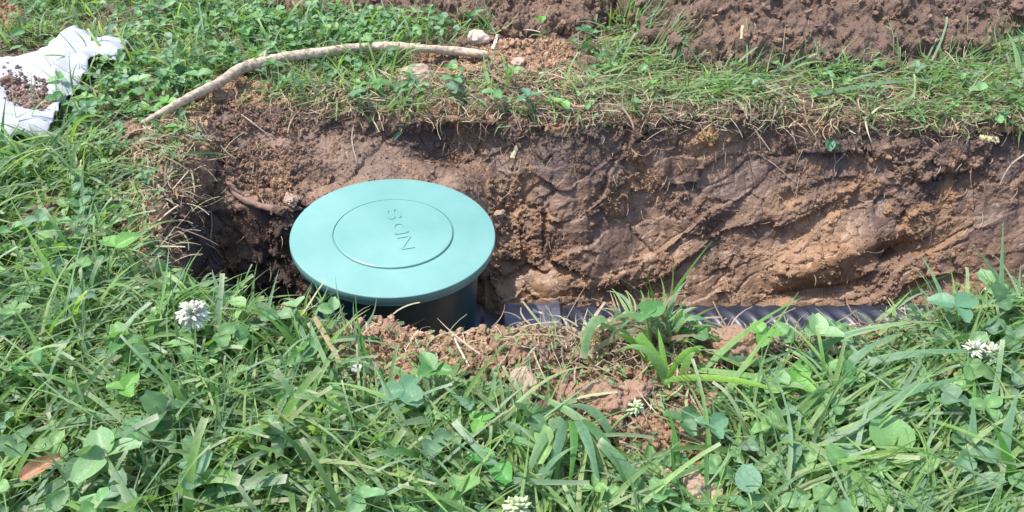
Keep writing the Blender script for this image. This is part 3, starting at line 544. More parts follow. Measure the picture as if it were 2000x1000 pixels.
# embossed letters N D S, reading away from the camera
def stroke(pts, w, closed=False):
    pts = np.array(pts, float); n = len(pts); tg = np.gradient(pts, axis=0); tg /= np.linalg.norm(tg, axis=1, keepdims=True); nn = np.stack([-tg[:, 1], tg[:, 0]], 1)
    return np.concatenate([pts+nn*w/2, pts-nn*w/2]), n
def letter(strokes, parent, loc):
    Vs = []; Fs = []; o = 0; W = .0027; h = .0010
    for st in strokes:
        p, n = stroke(st, W)
        top = np.concatenate([p, np.full((2*n, 1), h)], 1); bot = np.concatenate([p*1.0, np.full((2*n, 1), -.0004)], 1)
        Vs.append(np.concatenate([top, bot])); a = np.arange(n-1)
        Fs += [np.stack([a+o, a+1+o, a+1+n+o, a+n+o], 1), np.stack([a+1+o, a+o, a+2*n+o, a+1+2*n+o], 1), np.stack([a+n+o, a+1+n+o, a+1+3*n+o, a+3*n+o], 1)]
        Fs.append(np.array([[o, n+o, 3*n+o, 2*n+o], [n-1+o, 3*n-1+o, 4*n-1+o, 2*n-1+o]])); o += 4*n
    return child('letter', (np.concatenate(Vs), np.concatenate(Fs)), M_lid, parent, loc, smooth=False)
lw, lh = .024, .0155     # letter advance runs along the reading direction
def q3(x, y):            # letter space (x right, y up) -> lid plane, turned a quarter to the left
    a = R(110); return (x*math.cos(a)-y*math.sin(a), x*math.sin(a)+y*math.cos(a))
seg = lambda a, b: [tuple(np.array(a)*(1-t)+np.array(b)*t) for t in np.linspace(0, 1, 3)]
Np = [seg((0, 0), (0, lh)), seg((.001, lh), (lw-.001, 0)), seg((lw, 0), (lw, lh))]
Dp = [seg((0, 0), (0, lh)), [(0, lh), (.008, lh)]+[(.010+.011*math.sin(t), lh/2+lh/2*math.cos(t)) for t in np.linspace(.1, math.pi-.1, 14)]+[(.008, 0), (0, 0)]]
Sp = [[(.021, lh*.80), (.018, lh*.97), (.012, lh), (.005, lh*.98), (.0015, lh*.84), (.0015, lh*.66), (.005, lh*.54), (.012, lh*.5), (.018, lh*.44), (.0215, lh*.32), (.021, lh*.14), (.017, lh*.02), (.010, 0), (.004, lh*.03), (.001, lh*.2)]]
for k, L_ in enumerate((Np, Dp, Sp)):
    ox = -.0445+k*.0325
    letter([[q3(x+ox, y-lh/2) for x, y in s] for s in L_], lid, (.006, .008, .0013))
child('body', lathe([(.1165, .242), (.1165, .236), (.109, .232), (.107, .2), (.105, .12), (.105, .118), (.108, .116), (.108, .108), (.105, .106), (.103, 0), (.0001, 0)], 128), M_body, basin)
sx = -.053-LID[0]
PA = (.835, -.238)
child('outlet_collar', lathe([(.064, sx-.05), (.066, sx), (.071, sx+.002), (.071, sx+.007), (.064, sx+.010), (.062, sx+.016), (.055, sx+.022), (.050, sx+.040), (.049, sx+.060)], 96, 'x'), M_pipe, basin, (0, PA[0]-LID[1], PA[1]+.29))
# ---------------------------------------------------------------- drain pipe
pipe = empty('drain_pipe', (-.02, PA[0], PA[1]-.06), 'black corrugated drain pipe lying along the bottom of the trench', 'drain pipe')
def pipeloc(o): o.location = (.02, 0, .06); return o
pipeloc(child('coupling', lathe([(.050, -.010), (.058, -.0125), (.061, -.010), (.0615, -.006), (.0600, -.003), (.0605, .04), (.0608, .052), (.0635, .054), (.0645, .060), (.0635, .066), (.060, .068), (.054, .069)], 96, 'x'), M_coup, pipe, label='smooth black coupling sleeve with a raised end ring'))
nxp, na = 800, 240
xs = np.linspace(.060, 1.25, nxp); an = np.linspace(0, 2*np.pi, na, endpoint=False); XX, AA = np.meshgrid(xs, an, indexing='ij')
ph = XX/.0262-AA*(5/(2*np.pi)); fr = ph-np.floor(ph); rr = .0470+.0100*np.clip(np.sin(np.pi*fr), 0, 1)**.75
pv = np.stack([XX, rr*np.cos(AA), rr*np.sin(AA)], -1).reshape(-1, 3); b = np.arange(nxp*na).reshape(nxp, na); nb = np.roll(b, -1, 1)
pipeloc(child('corrugated_tube', (pv, np.stack([b[:-1], b[1:], nb[1:], nb[:-1]], -1).reshape(-1, 4)), M_pipe, pipe))
# ---------------------------------------------------------------- branch and root
def tube(pts, rad, n=16, m=90, knob=.1, seed=0, ns=60):
    pts = np.array(pts, float); s = np.concatenate([[0], np.cumsum(np.linalg.norm(np.diff(pts, axis=0), axis=1))]); s /= s[-1]; t = np.linspace(0, 1, m)
    def cat(v):  # smooth interpolation
        v = np.array(v, float); mt = np.gradient(v, s, axis=0); k = np.clip(np.searchsorted(s, t)-1, 0, len(s)-2); h = (s[k+1]-s[k]); u = (t-s[k])/h
        u, h = (u[:, None], h[:, None]) if v.ndim > 1 else (u, h)
        return (2*u**3-3*u**2+1)*v[k]+(u**3-2*u**2+u)*h*mt[k]+(-2*u**3+3*u**2)*v[k+1]+(u**3-u**2)*h*mt[k+1]
    c = cat(pts); r = cat(rad); d = np.gradient(c, axis=0); d /= np.linalg.norm(d, axis=1, keepdims=True)
    a = np.cross(d, [0, 0, 1.]); a /= np.linalg.norm(a, axis=1, keepdims=True); b_ = np.cross(a, d); th = np.linspace(0, 2*np.pi, n, endpoint=False)
    nr = a[:, None]*np.cos(th)[None, :, None]+b_[:, None]*np.sin(th)[None, :, None]; pos = c[:, None]+nr*r[:, None, None]
    ds = fbm(pos.reshape(-1, 3)*ns, 4, 300+seed).reshape(m, n)+.8*fbm(pos.reshape(-1, 3)*ns*4, 2, 310+seed).reshape(m, n)
    pos = pos+nr*(ds*knob*r[:, None])[..., None]; pos[0] = c[0]-d[0]*r[0]*.3+(pos[0]-c[0])*.35; pos[-1] = c[-1]+d[-1]*r[-1]*.3+(pos[-1]-c[-1])*.35
    v = np.concatenate([pos.reshape(-1, 3), c[:1]-d[:1]*r[0]*.35, c[-1:]+d[-1:]*r[-1]*.35]); b = np.arange(m*n).reshape(m, n); nb = np.roll(b, -1, 1)
    q_ = np.stack([b[:-1], nb[:-1], nb[1:], b[1:]], -1).reshape(-1, 4); tr = np.concatenate([np.stack([np.full(n, m*n), nb[0], b[0]], 1), np.stack([np.full(n, m*n+1), b[-1], nb[-1]], 1)])
    return v, [q_, tr], c, r
M_bark = plain_mat('pale_bark', (.30, .21, .14), .8, 140., .6, 1.2, .9, .002, tint=(.52, .41, .30))
M_root = plain_mat('muddy_bark', (.26, .16, .12), .85, 260., .6, 1.3, .8, .0014, tint=(.24, .15, .11))
bp = [(276, 243, .012), (330, 212, .020), (385, 183, .024), (430, 160, .026), (480, 130, .028), (560, 112, .030), (640, 101, .032), (700, 93, .032), (760, 91, .030), (830, 95, .026), (900, 101, .02), (952, 106, .012)]
v, f, c_, r_ = tube([onray(a, b, z)for a, b, z in bp], [.0036, .0052, .0066, .0076, .0084, .0078, .0082, .0076, .0077, .0071, .0072, .0054], n=20, m=220, knob=.17, ns=34)
br = mesh('branch', v, f, M_bark); tag(br, 'long curved tan branch lying in the grass above the green lid', 'branch')
bk = c_[84]; v, f, *_ = tube([bk, bk+np.array([.002, .004, .008]), bk+np.array([.003, .006, .015])], [.0045, .0036, .0026], n=10, m=10, seed=3); mesh('knot', v, f, M_bark, parent=br)
rp = [(405, 298, .002), (425, 325, .006), (445, 352, .007), (468, 384, .007), (500, 400, .006), (540, 408, .006), (590, 408, .002)]
v, f, *_ = tube([onray(a, b, z) for a, b, z in rp], [.0032, .0040, .0044, .0048, .0050, .0048, .003], n=16, m=80, knob=.25, seed=1, ns=110)
tag(mesh('root', v, f, M_root), 'thick muddy root curving down the hole wall towards the green lid', 'root')
# thin dangling roots and stems
def strand(name, pl, r, mat, label, cat_, lift=.003, group=None):
    pts = [onray(a, b, lift+(z if len_ else 0)) if True else 0 for a, b, z, len_ in [(p[0], p[1], p[2] if len(p) > 2 else 0, 1) for p in pl]]
    v, f, *_ = tube(pts, np.linspace(r, r*.45, len(pts)), n=6, m=10*len(pts), knob=.15, seed=int(pl[0][0]) % 7)
    return tag(mesh(name, v, f, mat), label, cat_, group)
M_thin = plain_mat('pale_root_skin', (.38, .30, .23), .8, 300., .7, 1.2, .3, .0005)
strand('hanging_root', [(692, 240), (688, 262), (690, 290), (696, 315), (692, 340)], .0011, M_thin, 'thin pale root hanging straight down the wall behind the green lid', 'root', group='thin roots hanging in the hole')
strand('hanging_root', [(412, 410, .01), (414, 440, .012), (412, 470, .01), (425, 492, .01), (445, 515, .008), (462, 534, .004)], .0012, M_thin, 'thin branching root dangling in the dark pocket left of the lid', 'root', group='thin roots hanging in the hole')
strand('hanging_root', [(305, 357, .01), (330, 390, .014), (360, 425, .012), (385, 452, .006)], .0022, M_thin, 'stiff grey stem leaning down into the dark pocket at the left end', 'root', group='thin roots hanging in the hole')
strand('hanging_root', [(1385, 245), (1378, 290), (1360, 340), (1352, 375)], .0009, M_thin, 'hair-thin root running down the clay wall above the middle of the pipe', 'root', group='thin roots hanging in the hole')
strand('hanging_root', [(1660, 235), (1662, 270), (1650, 300), (1630, 325), (1632, 345)], .0010, M_thin, 'crooked pale root below the drooping clover on the clay wall', 'root', group='thin roots hanging in the hole')
strand('hanging_root', [(2004, 300, .006), (1975, 322, .01), (1960, 345, .008), (1952, 362, .003)], .0016, M_thin, 'forked grey root sticking out at the far right of the clay wall', 'root', group='thin roots hanging in the hole')
strand('hanging_root', [(470, 222, .004), (500, 245, .008), (522, 262, .004)], .0014, M_thin, 'short straight twig on the crumbly soil below the branch', 'root', group='thin roots hanging in the hole')
strand('hanging_root', [(1480, 300), (1510, 320), (1540, 345), (1560, 360)], .0010, M_thin, 'slanting dark rootlet on the upper clay wall right of the orange patch', 'root', group='thin roots hanging in the hole')
# ---------------------------------------------------------------- stones and clods
sv5, sf5 = ico(5)
def rock(name, pxy, size, mat, label, cat_, seed, rough=1., group=None, squash=(1, 1, .7), lift=.35, rot=0., sub=None):
    c = onray(*pxy); s = np.array(squash)*size*.5
    p = sv5*(1+.55*fbm(sv5*.9+seed*3.7, 3, 400+seed))[:, None]
    if rough > .5:
        b1, b2, _, _ = worley(sv5*2.1+seed, 410+seed); b3, _, _, _ = worley(sv5*5.+seed, 430+seed)
        p = p*(1+rough*((.5-b1)*.34+(.5-b3)*.18+.10*fbm(sv5*9, 2, 420+seed)))[:, None]
    else: p = p*(1+.05*fbm(sv5*4, 3, 420+seed))[:, None]
    p = p*s; ca, sa = math.cos(rot), math.sin(rot); p = np.stack([p[:, 0]*ca-p[:, 1]*sa, p[:, 0]*sa+p[:, 1]*ca, p[:, 2]], 1)
    o = mesh(name, p, sf5, mat); o.location = c+np.array([0, 0, size*squash[2]*.5*lift]); return tag(o, label, cat_, group)
M_pale = plain_mat('pale_stone', (.50, .36, .28), .8, 90., .8, 1.15, .4, .001, tint=(.58, .46, .38))
M_tan = plain_mat('tan_stone', (.34, .24, .17), .8, 120., .7, 1.15, .5, .001, tint=(.42, .32, .24))
M_grey = plain_mat('grey_stone', (.26, .27, .31), .6, 150., .7, 1.2, .4, .0008, tint=(.42, .43, .47))
rock('stone', (937, 84), .034, M_pale, 'pale pinkish stone at the right end of the branch', 'stone', 1, .15, squash=(1.15, .9, .85), lift=.5)
rock('stone', (812, 152), .046, M_tan, 'tan rounded stone half buried in grass just below the branch', 'stone', 2, .4, squash=(1.2, .9, .7), lift=.3)
rock('stone', (1012, 126), .022, M_tan, 'small tan stone on the reddish soil heap behind the lid', 'stone', 3, .2)
rock('stone', (1228, 660), .022, M_grey, 'small light grey stone on the near lip beside the grass tuft', 'stone', 12, .2, lift=.8)
rock('pebble', (700, 722), .036, M_grey, 'flat bluish grey pebble on bare soil in front of the lid', 'pebble', 4, .1, squash=(1.1, .5, .38), rot=-.25, lift=.9)
CG = 'clods of soil lying about the trench'
for a in [((1660, 487), .030, M_clodo, 'orange crumbly lump at the right end of the jutting clay shelf', 5), ((1022, 757), .034, M_clodl, 'pinkish elongated clod in the grass below the near lip', 6),
          ((1172, 792), .040, M_clod, 'large cracked clod on bare soil right of centre foreground', 7), ((1238, 776), .028, M_clod, 'smooth oval clod resting against the large cracked clod', 8),
          ((1115, 780), .024, M_clod, 'small dark clod left of the large cracked clod', 9), ((1565, 792), .036, M_clodl, 'crumbly tan clod in the grass left of the pale round leaf', 10),
          ((1380, 875), .030, M_clod, 'pair of fused brown clods beside the clover at lower right', 11), ((1330, 885), .020, M_clod, 'small brown clod left of the fused pair', 13),
          ((742, 620), .050, M_clodl, 'pale crumbly sod lump under the front rim of the lid', 14), ((795, 640), .030, M_clodl, 'small sod lump touching the dark side of the drain box', 15),
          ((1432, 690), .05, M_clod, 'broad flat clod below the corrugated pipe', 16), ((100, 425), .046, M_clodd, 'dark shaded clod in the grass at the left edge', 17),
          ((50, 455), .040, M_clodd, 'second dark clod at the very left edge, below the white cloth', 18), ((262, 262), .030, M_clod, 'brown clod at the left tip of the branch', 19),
          ((425, 192), .026, M_clod, 'crumbly clod just under the bend of the branch', 20), ((298, 158), .022, M_clodo, 'orange clod in the clover between the cloth and the branch', 21),
          ((572, 128), .018, M_clodo, 'little orange clod tucked under the middle of the branch', 22), ((1385, 268), .042, M_clodo, 'orange crumbly patch protruding high on the clay wall', 23),
          ((925, 975), .026, M_clod, 'dark clod among grass at the bottom edge', 24), ((1048, 945), .022, M_clod, 'small clod beside the broad drooping blades at the bottom', 25),
          ((1340, 965), .05, M_clodl, 'wide pale clod at the bottom right of the broad blades', 26), ((1985, 20), .07, M_clodd, 'large dark clod on the earth bank at the top right corner', 27),
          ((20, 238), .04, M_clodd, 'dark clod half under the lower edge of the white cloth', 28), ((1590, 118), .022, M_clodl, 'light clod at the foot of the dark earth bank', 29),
          ((1480, 165), .022, M_clodl, 'light clod in the flattened grass of the far strip', 30), ((1340, 700), .020, M_clod, 'small clod under the leaning tuft at the near lip', 31),
          ((975, 420), .018, M_clodl, 'light flake of clay touching the right edge of the lid', 32), ((568, 395), .026, M_clodl, 'light crumbly clod touching the left edge of the lid', 33)]:
    rock('soil_clod', a[0], a[1]*.9, a[2], a[3], 'clod', a[4], 1., CG, squash=(1.2, .9, .75), rot=a[4]*1.3, lift=.3)
# ---------------------------------------------------------------- white cloth
M_cloth = leaf_mat('white_fabric', False, (.52, .53, .56), transl=.3, rough=.85, scale=26., spec=.2)
for n_ in M_cloth.node_tree.nodes:
    if n_.type == 'MAP_RANGE': n_.inputs['To Min'].default_value = .9; n_.inputs['To Max'].default_value = 1.05
    if n_.type == 'VECT_MATH' and n_.operation == 'MULTIPLY': n_.inputs[1].default_value = (1, 1, 1)
cl_px = [(-260, 120), (-60, 104), (0, 98), (65, 89), (86, 80), (109, 64), (125, 52), (138, 48), (150, 50), (165, 58), (182, 63), (216, 67), (252, 71), (236, 94), (222, 110), (208, 106), (192, 101), (179, 102), (176, 107), (171, 115), (167, 126), (160, 138), (139, 160), (121, 182), (112, 196), (104, 218), (96, 236), (84, 250), (58, 250), (28, 250), (10, 258), (-6, 270), (-80, 280), (-280, 300)]
cp = []
for i in range(len(cl_px)):
    a = np.array(cl_px[i], float); b = np.array(cl_px[(i+1) % len(cl_px)], float); m = max(1, int(np.hypot(*(b-a))/7))
    for k in range(m): cp.append(a+(b-a)*k/m)
cp = np.array(cp); cp = cp+rng.normal(0, .15, cp.shape); cz = .036
cw2 = P(cp[:, 0], cp[:, 1], cz)[:, :2]; gxx, gyy = np.meshgrid(np.arange(-290, 270, 5.), np.arange(30, 300, 5.)); gpx = np.stack([gxx.ravel(), gyy.ravel()], 1)+rng.normal(0, .8, (gxx.size, 2))
gin = gpx[inpoly(gpx[:, 0], gpx[:, 1], [tuple(x) for x in cp])]; gw = P(gin[:, 0], gin[:, 1], cz)[:, :2]
dmin = np.sqrt(((gw[:, None]-cw2[None])**2).sum(-1)).min(1); gw = gw[dmin > .0022]; al = np.concatenate([cw2, gw])
res = geometry.delaunay_2d_cdt([Vector(x) for x in al], [], [list(range(len(cw2)))], 1, 1e-6)
c2 = np.array([tuple(x) for x in res[0]]); tri = np.array([t for t in res[2] if len(t) == 3])
cq = np.stack([c2[:, 0], c2[:, 1], c2[:, 0]*0], 1); cpx, cpy = proj(np.stack([c2[:, 0], c2[:, 1], c2[:, 0]*0+cz], 1))
bx = lambda cx, cy, rx, ry, a=0.: np.exp(-((((cpx-cx)*math.cos(a)+(cpy-cy)*math.sin(a))/rx)**2+((-(cpx-cx)*math.sin(a)+(cpy-cy)*math.cos(a))/ry)**2))
wv = np.sin(cpx*.055+cpy*.10+3*fbm(cq*14, 2, 501))
hh = .034+fbm(cq*9, 2, 500)*.009+wv*.0022+.010*bx(140, 66, 34, 30)+.006*bx(215, 82, 50, 14, .2)-.020*bx(50, 175, 45, 24, .3)+.012*bx(30, 225, 60, 18)+.006*bx(110, 130, 14, 60, .5)
edge_px = np.sqrt(((c2[:, None]-cw2[None, ::3])**2).sum(-1)).min(1); hh = hh-.008*np.exp(-(edge_px/.010)**2)
hh = hh+base_height(c2[:, 0], c2[:, 1])[0]*.8+.0012*fbm(cq*70, 3, 503)+.0022*fbm(cq*20, 3, 504); cvv = np.stack([c2[:, 0], c2[:, 1], hh], 1)
clo_o = mesh('cloth', cvv, tri, M_cloth); sm = clo_o.modifiers.new('s', 'SOLIDIFY'); sm.thickness = .0008; sm.offset = 0
tag(clo_o, 'crumpled white fabric sheet lying on the grass at the upper left', 'fabric sheet')
# soil spilled on the cloth
def clothz(x, y):
    d = ((cvv[None, :, 0]-np.atleast_1d(x)[:, None])**2+(cvv[None, :, 1]-np.atleast_1d(y)[:, None])**2); return cvv[d.argmin(1), 2]
n = 1800; gx_ = rng.normal(55, 24, n); gy_ = 178+(gx_-55)*.35+rng.normal(0, 13, n); k = rng.random(n) < .18; gx_[k] = rng.uniform(0, 90, k.sum()); gy_[k] = rng.normal(150, 18, k.sum())
ok = inpoly(gx_, gy_, [(0, 110), (95, 150), (80, 236), (40, 205), (0, 200)]); gx_, gy_ = gx_[ok], gy_[ok]; n = len(gx_)
pw = P(gx_, gy_, .036); s = .0006+.0040*rng.random(n)**4.; pile = .010*np.exp(-((gx_-58)/24)**2-((gy_-185)/16)**2)*rng.random(n)
pw[:, 2] = clothz(pw[:, 0], pw[:, 1])+s*.5+pile
a, b_, c3 = rng.uniform(0, 6.28, (3, n)); f_, s2, n2 = frames(a, b_*.3, c3); Mx = np.stack([f_, s2, n2], -1)
vv = np.einsum('nij,nvj->nvi', Mx, np.array(var)[rng.integers(0, 8, n)])*s[:, None, None]+pw[:, None]
cc_ = np.array([.22, .14, .11])*rng.uniform(.6, 1.5, (n, 1))
tag(mesh('spilled_soil', vv.reshape(-1, 3), (if_[None]+(np.arange(n)*len(iv))[:, None, None]).reshape(-1, 3), M_soil, col=np.repeat(cc_, len(iv), 0), rgh=np.ones(n*len(iv)), smooth=False), 'brown soil crumbs spilled on the white fabric sheet', 'soil', kind='stuff')
for j, (a, b, s_, lb) in enumerate([(62, 186, .026, 'dark clod in the fold of the white fabric sheet'), (5, 142, .024, 'dark clod on the white fabric sheet at the left edge of view'), (42, 176, .016, 'small pale clod on the white fabric sheet')]):
    o = rock('soil_clod', (a, b), s_, M_clodd if j < 2 else M_clod, lb, 'clod', 40+j, 1., 'clods on the white sheet', squash=(1.3, .9, .6)); w_ = P(a, b, .04); o.location = (w_[0], w_[1], float(clothz(w_[0], w_[1])[0])+s_*.12)
# ---------------------------------------------------------------- single plants
M_hl = {}
def gmat(col, tr=.3):
    key = tuple(round(x, 3) for x in col)
    if key not in M_hl: M_hl[key] = leaf_mat('leaf_tone', False, key, transl=tr, rough=.48, scale=500.)
    return M_hl[key]
def at_h(px_, py_, h):
    """point on the pixel's sight line that is h above the ground"""
    return onray(px_, py_, h)
SPG = 'clover sprigs standing out of the lawn'
big_, bf_, bA, bU = leaflet_grid(14, 11)
def leafpart(parent, cen, az, tilt, roll, size, mat, name='leaflet', wide=1., cup=1.):
    f, s, n_ = [x[0] for x in frames(np.array([az]), np.array([tilt]), np.array([roll]))]
    p = big_*np.array([1, wide, cup]); p = p+np.array([0, 0, 1])*(.02*fbm(big_*4+cen*50, 2, 600))[:, None]
    w_ = cen+size*(p[:, :1]*f+p[:, 1:2]*s+p[:, 2:]*n_)
    return mesh(name, w_-np.array(parent.location), bf_, mat, parent=parent)
def stem(parent, a, b, r, mat, name='stem', bow=.003):
    m = (a+b)/2+np.array([0, 0, bow]); v, f, *_ = tube([a, m, b], [r, r*.9, r*.75], n=8, m=14, knob=.04)
    return mesh(name, v-np.array(parent.location), f, mat, parent=parent)
M_stem = gmat((.17, .28, .10), .15)
def sprig(pxy, h, size, col, label, az0=0., tilt=.25, spread=2.09, nl=3, offs=(.012, -.012), roll=0.):
    cen = at_h(pxy[0], pxy[1], h); rt = cen+np.array([offs[0], offs[1], 0]); rt[2] = hz(rt[0], rt[1])
    e = empty('clover_sprig', rt, label, 'clover', SPG); mt = gmat(col)
    stem(e, rt, cen, .0009, M_stem)
    for j in range(nl): leafpart(e, cen, az0+j*spread+rng.normal(0, .1), tilt+rng.normal(0, .12), roll+rng.normal(0, .2), size*rng.uniform(.92, 1.08), mt)
    return e
c_br, c_md, c_bl, c_dk, c_pl = (.14, .32, .06), (.10, .24, .07), (.11, .24, .13), (.065, .16, .06), (.20, .34, .15)
for a in [((226, 482), .05, .026, c_br, 'large bright two-leaflet clover at the left brink of the dark pocket', .6, .15, 1.9, 2),
          ((205, 892), .05, .027, c_pl, 'large pale clover with overlapping leaflets at the lower left', .2, .2, 2.0, 3),
          ((790, 762), .035, .023, c_bl, 'broad bluish clover in front of the lid beside the grey pebble', 1.2, .1, 2.1, 3),
          ((938, 822), .04, .014, c_br, 'small bright clover with three round leaflets in the centre foreground', .3, .2, 2.1, 3),
          ((845, 722), .04, .020, c_md, 'upright clover on the soil just left of the lip foreground', 2.2, .5, 1.8, 3),
          ((968, 905), .035, .024, (.08, .28, .05), 'vivid green clover with two wide leaflets at the bottom centre', 2.9, .2, 2.4, 2),
          ((1262, 616), .045, .021, c_md, 'clover in front of the tall grass tuft on the near lip', 1.4, .5, 2.6, 3),
          ((1334, 822), .03, .018, c_dk, 'dark clover beside the broken green stalk', .7, .2, 2.1, 3),
          ((1390, 834), .03, .017, c_bl, 'bluish clover right of the dark clover by the broken stalk', 2.8, .2, 2.1, 3),
          ((1556, 745), .035, .022, c_br, 'fresh green clover under the pipe at right foreground', 1.3, .3, 2.1, 3),
          ((1598, 655), .04, .022, c_pl, 'clover with one tall pale leaflet just below the corrugated pipe', 1.6, .5, 2.1, 3),
          ((1492, 655), .03, .018, c_br, 'low clover left of the tall pale leaflet below the pipe', 0., .2, 2.1, 3),
          ((1868, 598), .05, .024, c_bl, 'large clover among tall blades at the right end of the pipe', .4, .2, 2.1, 3),
          ((270, 158), .035, .020, c_pl, 'pale clover between the white fabric sheet and the branch', .4, .25, 2.5, 2),
          ((325, 200), .025, .020, c_br, 'clover close to the left part of the branch', 2., .2, 2.1, 3),
          ((385, 148), .035, .024, c_md, 'pair of large clover leaflets above the branch bend', .2, .3, 2.6, 2),
          ((478, 62), .03, .021, c_br, 'clover near the top edge above the branch bend', 1., .3, 2.1, 3),
          ((1143, 62), .035, .022, c_bl, 'tall clover right of the soil heap at the foot of the bank', 1.5, .4, 2.1, 3),
          ((1058, 42), .03, .018, c_br, 'single bright clover against the dark earth bank', 1.6, .5, 2.1, 2),
          ((858, 40), .03, .018, c_md, 'clover sticking up against the earth behind the branch', 1.3, .6, 2.1, 3),
          ((965, 182), .03, .019, c_md, 'clover on the far lip directly behind the lid', .9, .2, 2.1, 3),
          ((1030, 188), .03, .019, c_bl, 'clover on the far lip just right of the one behind the lid', 2., .2, 2.1, 3),
          ((1098, 198), .025, .018, c_br, 'clover hanging over the far lip above the smooth clay', -1., -.1, 2.1, 3),
          ((740, 165), .03, .019, c_md, 'clover beside the tan stone below the branch', 2.4, .2, 2.1, 3),
          ((1622, 272), .012, .018, c_bl, 'drooping clover caught on the upper clay wall', -1.8, -.6, .9, 2),
          ((578, 600), .04, .014, c_pl, 'small round clover left of the dark side of the drain box', .8, .5, 2.1, 2),
          ((650, 606), .045, .014, c_pl, 'pale round clover under the front left rim of the lid', 1.6, .6, 2.1, 2),
          ((1915, 176), .03, .018, c_pl, 'pale clover at the right end of the far grass strip', 1., .3, 2.1, 2),
          ((245, 760), .04, .017, c_br, 'bright clover left of centre in the near lawn', 1.1, .3, 2.1, 3),
          ((240, 672), .045, .016, c_md, 'clover just below and left of the open white flower', 0.4, .3, 2.1, 3)]:
    sprig(*a[:5], az0=a[5], tilt=a[6], spread=a[7], nl=a[8])
def leaf_thing(name, pxy, h, size, az, tilt, roll, col, label, wide=1., cup=1., tr=.3, stalk=True):
    cen = at_h(pxy[0], pxy[1], h); e = empty(name, (cen[0], cen[1], hz(cen[0], cen[1])), label, 'leaf')
    b_o = leafpart(e, cen, az, tilt, roll, size, gmat(col, tr), 'blade', wide, cup)
    if stalk: stem(e, cen, cen+np.array([-math.cos(az)*.018, -math.sin(az)*.018, -.004]), .0009, M_stem, 'stalk')
    return e
leaf_thing('loose_leaf', (1748, 890), .032, .036, 1.65, .5, .1, (.17, .33, .11), 'large pale heart-shaped leaf folded in the right foreground', 1.35, .8)
leaf_thing('loose_leaf', (1462, 962), .045, .022, 1.55, .75, 0., (.20, .34, .22), 'pale round leaf standing upright at the bottom right', 1.15, .35)
leaf_thing('loose_leaf', (1590, 800), .022, .028, -.2, .1, .3, (.22, .36, .15), 'pale leaf right of the crumbly tan clod', 1.1)
leaf_thing('dead_leaf', (38, 935), .04, .034, .45, .35, .5, (.34, .17, .09), 'reddish brown dead leaf at the lower left edge', .45, .8, .15)
leaf_thing('loose_leaf', (1672, 985), .03, .030, .9, .3, .2, (.24, .36, .20), 'very wide pale leaf cut by the bottom right edge', 1.3, .6)
leaf_thing('loose_leaf', (1740, 395), .006, .034, 1.35, .75, .1, (.20, .30, .14), 'narrow green leaf stuck upright to the clay wall', .35, .6, stalk=False)
leaf_thing('loose_leaf', (768, 275), .008, .026, .8, .5, .3, (.05, .10, .05), 'dark curled leaf stuck to the wall behind the lid', .35, .6, stalk=False)
# light chips and cut straws worth singling out
def chip(pl, w_, mat, label, name='straw_piece', h=.006):
    a = at_h(pl[0][0], pl[0][1], h) if h > -.1 else P(pl[0][0], pl[0][1], h); b = at_h(pl[1][0], pl[1][1], h) if h > -.1 else P(pl[1][0], pl[1][1], h-.006)
    m_ = (a+b)/2; d_ = b-a; L_ = np.linalg.norm(d_); d_ /= L_; s_2 = np.cross(d_, FW); s_2 /= np.linalg.norm(s_2); n_2 = np.cross(s_2, d_); T = 9; t_ = np.linspace(-.5, .5, T)
    wl_ = w_*.5*(1+.12*rng.normal(size=T)); wr_ = w_*.5*(1+.12*rng.normal(size=T)); c_3 = d_*(t_*L_)[:, None]-n_2*(4*t_**2*.0012)[:, None]
    e_ = np.zeros(T); e_[0] = rng.uniform(-.2, .2)*w_; e_[-1] = rng.uniform(-.3, .3)*w_; th_ = w_*.16
    vv = np.stack([c_3-s_2*wl_[:, None]+d_*e_[:, None], c_3+n_2*th_*1.4, c_3+s_2*wr_[:, None]-d_*e_[:, None], c_3-n_2*th_*.6], 1).reshape(-1, 3)
    b6 = np.arange(T*4).reshape(T, 4); nb6 = np.roll(b6, -1, 1); o = mesh(name, vv, [np.stack([b6[:-1], nb6[:-1], nb6[1:], b6[1:]], -1).reshape(-1, 4), np.array([b6[0][::-1], b6[-1]])], mat, smooth=False); o.location = m_; return tag(o, label, 'straw')
M_chip = plain_mat('dry_stalk', (.55, .47, .28), .7, 200., .7, 1.15, .3, .0005, tint=(.62, .56, .36)); M_chipy = plain_mat('yellow_stalk', (.55, .50, .18), .6, 200., .8, 1.1, .2, .0005, tint=(.62, .58, .3)); M_chipw = plain_mat('bleached_stalk', (.66, .62, .52), .7, 200., .8, 1.1, .2, .0005)
chip([(1000, 308), (1012, 282)], .006, M_chip, 'splintered straw chip on the clay wall behind the lid')
chip([(1912, 268), (1950, 273)], .008, M_chipy, 'yellow cut stalk piece at the right end of the far lip')
chip([(1040, 606), (1078, 622)], .005, M_chipw, 'white straw lying across the smooth pipe coupling', h=PA[1]+.0625)
chip([(1447, 215), (1456, 186)], .007, M_chipy, 'short yellow stalk upright on the far lip right of centre')
chip([(1448, 76), (1450, 50)], .004, M_chipy, 'short pale green stalk on the dark earth bank')
chip([(1582, 838), (1620, 905)], .005, M_chipy, 'yellow and white cut stalk between the clods at right foreground', h=.025)
chip([(962, 96), (972, 68)], .005, M_chipw, 'bleached straw beside the pale pinkish stone')
